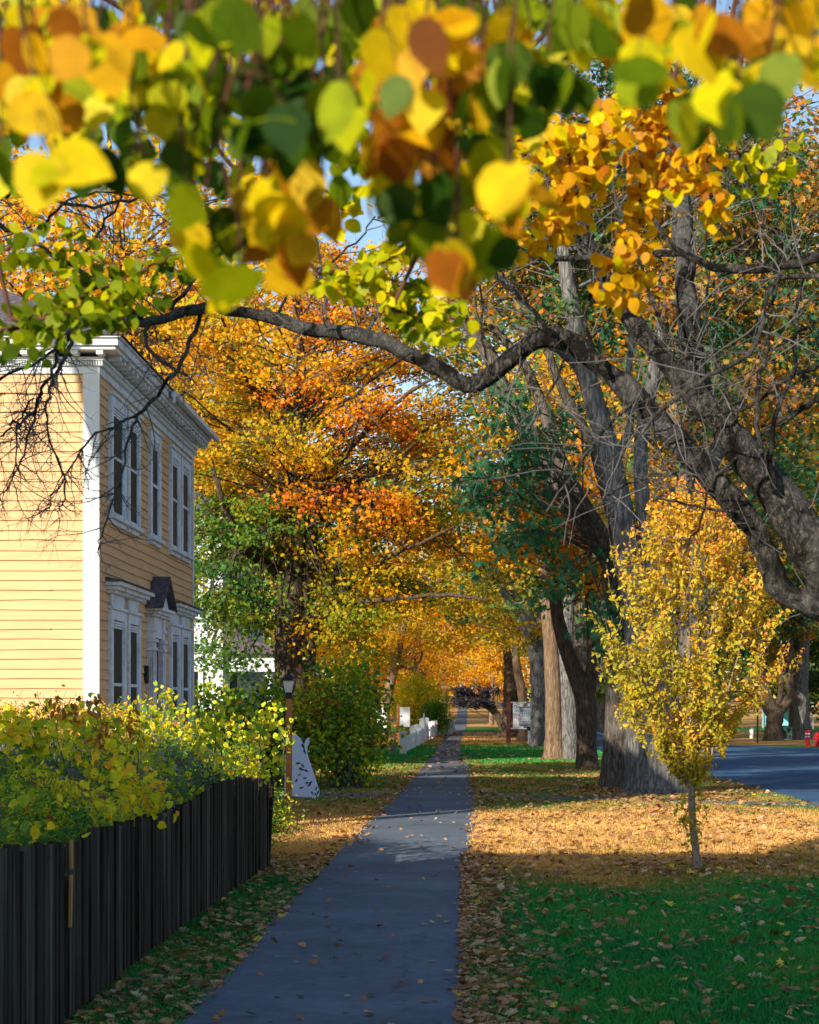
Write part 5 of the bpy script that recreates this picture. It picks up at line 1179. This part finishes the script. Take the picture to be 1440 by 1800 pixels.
# --- katsura tree whose branches hang into the top of the view
def katsura():
    h = tree_thing('overhanging_tree', 'tree overhead whose yellow and orange heart-shaped leaves hang close across the top', (2.6, -2.2, 0))
    tr = smooth_line([(2.6, -2.2, -.2, .2), (2.55, -2.1, 1.2, .16), (2.4, -1.8, 2.6, .13), (2.0, -1, 3.8, .1), (1.2, .8, 4.4, .07), (.6, 2.6, 4.6, .05), (.2, 4.8, 4.6, .03)], 5)
    b2 = smooth_line([(2.3, -1.6, 3.0, .07), (1.4, -.2, 3.1, .05), (.6, 1.2, 2.85, .03), (-.1, 2.0, 2.72, .02), (-.8, 2.5, 2.62, .012)], 5)
    b3 = smooth_line([(2.3, -1.6, 3.2, .06), (2.0, .8, 3.6, .04), (1.5, 3.2, 3.7, .03), (1.0, 5.6, 3.9, .02), (.4, 6.1, 3.9, .012)], 5)
    b4 = smooth_line([(1.2, .8, 4.4, .05), (-.2, 2.6, 4.0, .035), (-1.0, 4.4, 3.7, .02), (-1.8, 5.6, 3.4, .01)], 5)
    main = [(q[:, :3], q[:, 3], 10, .03) for q in (tr, b2, b3, b4)]
    trunk_obj(h, main, 'bark_dark')
    allp = np.vstack([q[:, :3] for q in (b2, b3, b4, tr[12:])])
    TW = []; LC = []; LT = []; LS = []
    # near leaves: (px,py,count,spread_x,spread_y,tint) all about two metres away
    near = [(60, 60, 7, 60, 45, .85), (150, 90, 6, 50, 50, .9), (60, 170, 5, 50, 40, .8), (230, 60, 5, 50, 40, .85), (380, 40, 5, 40, 30, .42), (330, 120, 6, 60, 40, .45), (480, 50, 6, 50, 40, .38), (600, 40, 7, 60, 40, .3), (560, 130, 8, 70, 40, .22), (450, 170, 7, 60, 40, .2), (300, 200, 6, 50, 40, .45),
            (160, 200, 4, 40, 30, .55), (80, 290, 2, 22, 10, .5), (165, 290, 3, 22, 12, .15), (245, 300, 2, 15, 15, .5), (320, 270, 4, 25, 25, .36), (325, 340, 2, 20, 15, .36), (140, 180, 2, 8, 20, .4), (440, 240, 6, 60, 30, .22), (560, 230, 7, 50, 35, .26), (600, 190, 4, 30, 30, .4), (680, 120, 7, 50, 60, .75), (700, 40, 6, 50, 30, .85), (740, 180, 7, 50, 40, .9), (690, 230, 6, 40, 40, .8), (780, 250, 5, 40, 40, .95),
            (500, 300, 4, 35, 20, .68), (470, 350, 4, 30, 20, .6), (560, 360, 3, 20, 20, .85), (405, 390, 2, 10, 10, .3), (345, 440, 3, 12, 30, .55), (370, 480, 2, 12, 20, .55), (425, 500, 3, 12, 25, .58), (460, 400, 3, 25, 25, .6), (530, 440, 4, 18, 45, .88), (480, 430, 2, 20, 20, .8),
            (680, 340, 4, 40, 25, .28), (760, 340, 5, 40, 25, .3), (780, 400, 5, 45, 25, .38), (720, 380, 3, 20, 30, .4), (800, 470, 4, 35, 20, .82), (880, 420, 3, 20, 30, .3), (870, 300, 4, 40, 30, .75), (900, 340, 3, 20, 30, .85), (830, 130, 4, 40, 40, .9), (880, 60, 3, 40, 30, .82), (800, 60, 5, 50, 40, .85),
            (850, 160, 2, 12, 30, .42), (890, 120, 3, 20, 18, .42), (960, 115, 4, 20, 18, .43), (1010, 60, 3, 15, 20, .45), (1060, 50, 3, 18, 15, .46), (1060, 20, 3, 25, 12, .55), (1130, 20, 3, 35, 15, .62), (1180, 60, 3, 12, 16, .45), (1110, 90, 3, 30, 25, .8), (1000, 160, 3, 30, 25, .25), (920, 190, 2, 20, 20, .3), (1130, 130, 3, 40, 20, .35),
            (1220, 200, 3, 12, 28, .48), (1280, 150, 4, 18, 18, .5), (1320, 180, 4, 25, 18, .3), (1300, 200, 3, 20, 20, .3), (1360, 120, 3, 20, 12, .48), (1400, 90, 4, 20, 15, .55), (1430, 110, 3, 15, 15, .6), (1370, 40, 4, 50, 25, .7), (1250, 60, 3, 30, 25, .75), (330, 60, 4, 40, 30, .4), (0, 130, 4, 25, 40, .75), (0, 280, 2, 15, 15, .2), (220, 130, 4, 40, 30, .5)]
    for (px, py, n, sx, sy, t) in near:
        n = int(n * 1.9 + .5)
        Yb = R.uniform(1.85, 2.35); c = np.array(at(px, py, Yb))
        root = allp[int(np.argmin(np.linalg.norm(allp - (c + np.array([0, 0, .6])), axis=1)))]
        tipp = c + np.array([0, 0, .02]); m = (root + tipp) / 2 + np.array([R.gauss(0, .05), R.gauss(0, .05), .1])
        q = smooth_line([root, m, tipp + np.array([0, 0, .12]), tipp], 4); TW.append((q, np.linspace(.003, .0012, len(q)), 4))
        for k in range(n):
            p = np.array(at(px + R.gauss(0, sx * .62), py + R.gauss(0, sy * .62), Yb + R.uniform(-.25, .3)))
            LC.append(p); LT.append(t - (.05 if py < 140 and px < 800 else 0) - (.2 if t > .72 and R.random() < .55 else 0) + R.gauss(0, .09) - (.22 if R.random() < .35 and t < .6 else 0)); LS.append(R.uniform(.038, .058))  # darker tints painted in for leaves lying in shade
            j = q[R.randint(len(q) - 4, len(q) - 1)]; mm = (j + p) / 2 + np.array([0, 0, .01]); TW.append((np.array([j, mm, p + np.array([0, 0, .015])]), np.array([.0009, .0007, .0005]), 3))
    for k in range(640):
        px = R.uniform(-40, 960) if R.random() < .91 else R.uniform(900, 1480); lim = 330 if px < 700 else (260 if px < 960 else 90)
        py = R.uniform(-30, lim) if px > 600 or R.random() < .6 else R.uniform(0, 240); Yb = R.uniform(2.6, 4.2)
        LC.append(np.array(at(px, py, Yb))); LT.append((.08 + .26 * (math.sin(px * .013 + 1) > 0) + .2 * (math.sin(px * .031 + py * .02) > .2)) + R.gauss(0, .12)); LS.append(R.uniform(.038, .055))
        if k % 3 == 0:
            e = LC[-1]; b_ = e + np.array([R.gauss(0, .08), R.gauss(0, .08), .35]); TW.append((np.array([b_, (b_ + e) / 2 + np.array([.02, 0, 0]), e]), np.array([.002, .0015, .0008]), 3))
    LC = np.array(LC); LS = np.array(LS); LT = np.array(LT); sel = rng.random(len(LC)) < .7
    for q_, tm in ((sel, T_OVAL), (~sel, T_HEART)):
        me = leaves_mesh('leaves_near', LC[q_], LS[q_], LT[q_], tm, (-.35, -1.3, .1), 1.3, .85)
        put_leaf_obj(me, M['leaf_katsura'], h, 'crown')
    # middle distance sprays at five to six metres
    LC = []; LT = []; LS = []
    sprays = [([(-20, 590), (60, 560), (150, 520), (250, 475), (350, 425), (430, 380)], 5.3, .28, 150, 24), ([(0, 440), (60, 430), (130, 445), (210, 470)], 5.3, .35, 70, 24), ([(20, 560), (100, 555), (180, 545), (230, 520)], 5.2, .3, 90, 18),
              ([(560, 480), (640, 480), (720, 500), (780, 540)], 5.6, .42, 90, 18), ([(740, 400), (700, 440), (640, 480), (590, 490)], 5.6, .45, 80, 14), ([(690, 540), (740, 560), (800, 560)], 5.6, .38, 60, 16),
              ([(1110, 150), (1065, 240), (1030, 310), (990, 370), (940, 420)], 5.6, .66, 140, 18), ([(1130, 130), (1128, 230), (1128, 320), (1122, 400), (1105, 470), (1070, 510)], 5.7, .7, 170, 20), ([(1260, 190), (1248, 260), (1245, 330), (1262, 390)], 5.7, .68, 80, 16),
              ([(840, 210), (880, 240), (950, 250), (1030, 240), (1090, 200)], 5.6, .6, 130, 20), ([(820, 300), (870, 330), (900, 370), (880, 400)], 5.5, .62, 70, 16), ([(1290, 260), (1330, 290), (1355, 310), (1380, 260)], 5.8, .42, 50, 16), ([(1250, 270), (1200, 290), (1165, 320), (1130, 335)], 5.7, .66, 60, 14),
              ([(960, 220), (1000, 270), (1000, 330), (960, 400)], 5.6, .66, 90, 16), ([(1180, 150), (1170, 220), (1190, 280)], 5.7, .72, 60, 20), ([(560, 330), (610, 360), (600, 370)], 5.5, .5, 20, 10), ([(1000, 60), (1100, 60), (1250, 90)], 5.7, .7, 60, 26)]
    for pts, Yb, t, n, sp in sprays:
        q = smooth_line([at(a, b, Yb + R.uniform(-.1, .1)) for a, b in pts], 6, .004)
        TW.append((q, np.linspace(.006, .0018, len(q)), 5))
        root = allp[int(np.argmin(np.linalg.norm(allp - q[0] - np.array([0, 0, .3]), axis=1)))]; q2 = smooth_line([root, (root + q[0]) / 2 + np.array([0, 0, .12]), q[0]], 5); TW.append((q2, np.linspace(.009, .006, len(q2)), 5))
        for k in range(int(n * 1.15)):
            p = q[R.randint(1, len(q) - 1)] + np.array([R.gauss(0, sp * 1.2 * Yb / F), R.gauss(0, .03), R.gauss(-.012, sp * 1.1 * Yb / F)]); LC.append(p); LT.append(t + R.gauss(0, .08)); LS.append(R.uniform(.032, .052))
    me = leaves_mesh('leaves_mid', np.array(LC), np.array(LS), np.array(LT), T_OVAL, (-.3, -.9, .35), 1.0, .9)
    put_leaf_obj(me, M['leaf_katsura'], h, 'crown')
    link('twigs', tubes_mesh('twigs', TW), M['stem_red'], h, local=False)
katsura()

# --- generic background trees
def proto_tree(kind, H, rad_, K, per, size, bark, mat, seed, tr_r=.3, low=.25, flatz=.5, tmpl=T_RH, tbase=.6, tj=.12):
    global rng
    keep = rng; rng = np.random.default_rng(seed)
    P = smooth_line([(0, 0, -.3, tr_r * 1.3), (0, 0, .4, tr_r), (rng.normal(0, .1), rng.normal(0, .1), H * .25, tr_r * .8), (rng.normal(0, .3), rng.normal(0, .3), H * .55, tr_r * .5), (rng.normal(0, .4), rng.normal(0, .4), H * .92, tr_r * .12)], 6)
    zc = H * (low + 1) / 2
    lines, me = crown(P[8:, :3], (0, 0, zc), (rad_, rad_, H * (1 - low) / 2), K, per, size, lambda c: tbase + rng.normal(0, tj * .7), sig=rad_ * .16, sub=5, tmpl=tmpl, flatz=flatz, jitter=tj * .6)
    tm = tubes_mesh('trunk', [(P[:, :3], P[:, 3], 12, .05)]); bm = tubes_mesh('branches', lines)
    rng = keep
    return dict(t=tm, b=bm, c=me, bark=M[bark], mat=M[mat])
PR_ = {}
def place_tree(key, name, label, X, Y, sc, rz, group, cat='tree', szz=1.0):
    p = PR_[key]; h = thing(name, label, cat, (X, Y, gzf(Y)), rz, group); h.scale = (sc, sc, sc * szz)
    for nm, me, mt in (('trunk', p['t'], p['bark']), ('branches', p['b'], p['bark']), ('crown', p['c'], p['mat'])):
        o = bpy.data.objects.new(nm, me); COL.objects.link(o); o.parent = h
        if not len(me.materials): me.materials.append(mt)
    return h
PR_['orange'] = proto_tree('maple', 17, 5.5, 120, 170, .20, 'bark_dark', 'leaf_far', 11, .32, .2, tbase=.66)
PR_['gold'] = proto_tree('maple', 15, 5.0, 110, 170, .20, 'bark_oak', 'leaf_far', 12, .28, .15, tbase=.52)
PR_['olive'] = proto_tree('oak', 19, 6.0, 120, 170, .22, 'bark_grey', 'leaf_far', 13, .4, .22, tbase=.24, tj=.1)
PR_['red'] = proto_tree('maple', 9, 4.4, 95, 150, .17, 'bark_dark', 'leaf_far', 14, .2, .08, tbase=.80)
PR_['mix'] = proto_tree('oak', 19, 6.0, 120, 165, .20, 'bark_oak', 'leaf_oak', 15, .38, .18, tmpl=T_OAK, tbase=.5, tj=.3)
PR_['dark'] = proto_tree('pine', 20, 4.8, 110, 190, .26, 'bark_dark', 'leaf_far', 16, .35, .06, tbase=.04, tj=.06)
g1 = 'autumn trees behind the houses on the left'
place_tree('orange', 'maple_tree', 'tall orange tree rising directly behind the roof of the yellow house', -11, 60, 1.25, .3, g1)
place_tree('mix', 'oak_tree', 'oak with green and rust leaves above the left end of the yellow roof', -17.5, 66, 1.2, 1.3, g1)
place_tree('gold', 'maple_tree', 'broad golden tree far left beyond the white house', -22, 88, 1.4, .5, g1)
place_tree('orange', 'maple_tree', 'orange tree standing far beyond the white house chimney side', -14, 96, 1.5, 4.0, g1)
g2 = 'sunlit trees behind the white picket fence'
for nm, lab, px, Y, w0, lean, key in (('maple_tree', 'golden tree with a leaning pale tan trunk above the blank white panel', 672, 98, 20, 40, 'gold'), ('maple_tree', 'thin straight golden tree just left of the leaning pale trunk', 645, 104, 9, 0, 'gold'), ('maple_tree', 'golden tree with a pale trunk showing above the green shrub', 615, 112, 12, 0, 'gold')):
    h = tree_thing(nm, lab, ((px - CX) / F * Y, Y, gzf(Y)), g2)
    P, r = pxline([(px, HY + 5440 / Y, w0 * 1.1), (px + lean * .15, 1240, w0 * .9), (px + lean * .5, 1180, w0 * .8), (px + lean * .9, 1110, w0 * .6), (px + lean * 1.2, 1040, w0 * .3)], Y, 6)
    L = [(P, r, 12, .04)]
    if lean: 
        P2, r2 = pxline([(690, 1176, 8), (710, 1172, 8), (728, 1175, 7), (742, 1150, 4), (735, 1120, 3)], Y, 5, .02); L.append((P2, r2, 8)); P3, r3 = pxline([(725, 1174, 5), (738, 1180, 4), (750, 1188, 3)], Y, 4, .01); L.append((P3, r3, 6))
    trunk_obj(h, L, 'bark_tan')
    bl, me = crown(P[10:], at(px + lean, 1070, Y), (3.4, 3, 3.2), 55, 150, .2, lambda c: .56 + rng.normal(0, .07), sig=.6, flatz=.45, jitter=.08)
    link('branches', tubes_mesh('branches', bl), M['bark_tan'], h, local=False); put_leaf_obj(me, M['leaf_far'], h)
g3 = 'orange and yellow trees at the far end of the sidewalk'
far = [('red', 'maple_tree', 'low orange red tree on the left of the far sidewalk', -3.6, 146, .8, .2), ('gold', 'maple_tree', 'bright yellow tree behind the orange red one at the far sidewalk', -7.5, 160, .8, 1.0), ('red', 'maple_tree', 'red orange tree arching over the far end of the sidewalk', 2.4, 190, 1.25, 2.0),
       ('orange', 'maple_tree', 'orange tree furthest left of the far sidewalk', -13, 165, .9, 3.0), ('gold', 'maple_tree', 'yellow tree closing the view above the far sidewalk', -2.5, 215, 1.2, 4.0), ('orange', 'maple_tree', 'orange tree right of the far sidewalk behind the plum tree', 5.5, 205, 1.1, 5.0),
       ('olive', 'oak_tree', 'muted green tree behind the row of big trunks', 8, 170, 1.0, .7), ('gold', 'maple_tree', 'yellow tree far beyond the road', 13, 200, 1.3, 1.7), ('red', 'maple_tree', 'small red tree far beyond the leaning tan trunk', -8.5, 190, 1.3, .9)]
for k, n, l, X, Y, s, rz in far: place_tree(k, n, l, X, Y, s, rz, g3)
bush('yellow_shrub', 'round golden orange shrub at the end of the white picket fence', 'shrub', (-3.0, 118, gzf(118)), 1.6, 2.0, .1, 3.6, 7000, .17, lambda c: .62, 'leaf_vine', T_RH, 10, K=60, clump=.35, bark='bark_dark')
bush('evergreen_shrub', 'dark green shrub leaning over the far sidewalk by the sandwich board', 'shrub', (-1.85, 112, gzf(112)), .62, 1.2, .0, 2.3, 6500, .13, lambda c: .22, 'leaf_vine', T_LANCE, 10, K=50, clump=.28, bark='bark_dark')
def plum():
    Y = 132; z = gzf(Y); h = tree_thing('plum_tree', 'small crooked tree with dark purple foliage beside the far sidewalk', (2.75, Y, z))
    P, r = pxline([(890, 1294, 22), (884, 1275, 17), (874, 1258, 14), (862, 1245, 11), (845, 1238, 7), (825, 1232, 4)], Y, 6); P[0, 2] = z - .1
    trunk_obj(h, [(P, r, 12, .04)], 'bark_dark')
    bl, me = crown(P[6:], at(838, 1226, Y), (1.9, 1.8, .75), 34, 150, .16, lambda c: .4, sig=.3, jitter=.2)
    link('branches', tubes_mesh('branches', bl), M['bark_dark'], h, local=False); put_leaf_obj(me, M['leaf_plum'], h)
plum()
for i, (px, by, Y, w_) in enumerate(((864, 1282, 143, 8), (872, 1280, 146, 5))):
    h = tree_thing('pale_tree', ['slim pale trunk standing in the sunlit grass left of the plum tree trunk', 'thinner pale trunk just behind the slim sunlit one'][i], ((px - CX) / F * Y, Y, gzf(Y)), g3)
    P, r = pxline([(px, by + 8, w_ * 1.2), (px, 1255, w_), (px + 2, 1200, w_ * .7), (px, 1150, w_ * .4)], Y, 5); trunk_obj(h, [(P, r, 10, .03)], 'bark_tan')
    bl, me = crown(P[6:], at(px, 1160, Y), (2, 2, 2), 20, 120, .2, lambda c: .66, sig=.45); link('branches', tubes_mesh('branches', bl), M['bark_tan'], h, local=False); put_leaf_obj(me, M['leaf_far'], h)
g4 = 'large trees across the road on the right'
def right_tree(label, Y, tl, limbs, ctr, rads, base, hi, bark):
    row_tree(label, Y, tl, limbs, bark, [dict(center=ctr, radii=rads, K=75, per=150, size=.22, tint_fn=zt(base=base, hi=hi, p=.4), sig=.7, flatz=.5, jitter=.12, mat='leaf_oak', tmpl=T_OAK)], fl=.45, rough=.08, group=g4)
right_tree('gnarled dark trunk forking low across the road', 95, [[(1360, 1303, 34), (1360, 1280, 28), (1362, 1255, 30), (1350, 1235, 26), (1340, 1180, 18), (1345, 1100, 12)]], [[(1365, 1255, 18), (1385, 1230, 17), (1388, 1190, 14), (1380, 1130, 10)], [(1362, 1250, 12), (1372, 1220, 11), (1374, 1150, 8)]], at(1350, 1000, 95), (4.0, 3.5, 4.6), .2, .6, 'bark_dark')
right_tree('tall straight grey trunk at the right edge behind the red hydrant', 98, [[(1411, 1302, 38), (1410, 1260, 28), (1408, 1200, 26), (1412, 1120, 24), (1420, 1020, 18), (1425, 900, 10)]], [[(1410, 1190, 16), (1392, 1150, 13), (1385, 1080, 10)]], at(1420, 880, 98), (4.5, 3.5, 5.5), .2, .6, 'bark_grey')
g5 = 'woods closing the background'
wood = [('dark', 'dark evergreen behind the gnarled trunk across the road', 20, 118, 1.0, 0), ('dark', 'dark evergreen at the right edge beyond the grey trunk', 25, 112, 1.1, 1), ('mix', 'oak with mixed green and orange leaves filling the right background', 13, 108, 1.35, 2), ('mix', 'oak with rust leaves left of the dark evergreens', 9, 128, 1.5, 3), ('olive', 'tall olive tree above the right end of the road', 16, 140, 1.6, 4),
        ('mix', 'tall mixed oak far right behind the evergreens', 28, 140, 1.7, 5), ('olive', 'olive tree in the background above the golden trees left', -19, 130, 1.5, 6), ('gold', 'golden tree in the background left of the olive one', -30, 135, 1.7, 1), ('olive', 'olive tree in the background above the sandwich board', -3, 250, 1.5, 2), ('dark', 'evergreen in the background right of the road end', 15, 240, 1.5, 0), ('olive', 'olive tree in the background left behind the red tree', -18, 235, 1.5, 4.4), ('mix', 'mixed oak in the background behind the yellow far tree', 6, 260, 1.7, 2.2), ('olive', 'olive tree at the far left edge of the background', -34, 190, 1.7, .4), ('dark', 'evergreen in the background far right', 36, 190, 1.8, 2)]
for k, l, X, Y, s, rz in wood: place_tree(k, 'evergreen_tree' if k == 'dark' else 'background_tree', l, X, Y, s, rz, g5)
row_tree('added tall oak out of view left of the yellow house, shading the first verge trees', 18.3, [[(-640, 1545, 90), (-640, 1300, 76), (-650, 900, 70), (-690, 300, 62), (-820, -300, 50), (-820, -1000, 30)]], [], 'bark_oak',
    [dict(center=(-8.4, 18.8, 13.6), radii=(3.4, 3.2, 3.6), K=110, per=90, size=.24, tint_fn=zt(base=.3, hi=.6, p=.4), sig=.6, tmpl=T_OAK, zmin=10.4)], group=None)  # unseen oak added to keep the sun off the first verge trunks
for k, l, X, Y, s_, rz in (('dark', 'tall dark evergreen directly behind the leafy oak over the road', 10.5, 98, 1.7, 2.5), ('mix', 'broad rust and green oak behind the trunks of the verge row', 5.5, 92, 1.5, 5.1), ('orange', 'orange maple over the road beyond the slender forked trunk', 9.5, 78, 1.5, 3.3)):
    place_tree(k, 'background_tree', l, X, Y, s_, rz, g5)
# nearer crowns reaching in from outside the right edge and over the road
place_tree('mix', 'oak_tree', 'oak reaching in from the right edge with rust and green lobed leaves', 9.2, 40, .8, .6, None, szz=1.0)
place_tree('mix', 'oak_tree', 'oak leafing over the road behind the massive grey trunk', 7.0, 62, 1.1, 2.6, None)
# distant wood mass
def far_wood():
    n = 60000; X = rng.uniform(-140, 140, n); Y = rng.uniform(300, 340, n); z = gz(Y) + rng.random(n) * (16 + 5 * np.sin(X * .21) + 4 * np.sin(X * .53 + 2))
    me = leaves_mesh('distant_wood', np.stack([X, Y, z], 1), rng.uniform(.8, 1.6, n), .35 + .3 * np.sin(X * .13) * np.sin(X * .31 + 1) + rng.normal(0, .12, n), T_RH)
    tag(link('distant_wood', me, M['leaf_far']), 'distant mass of autumn woods closing the view', 'woods', kind='stuff')
far_wood()
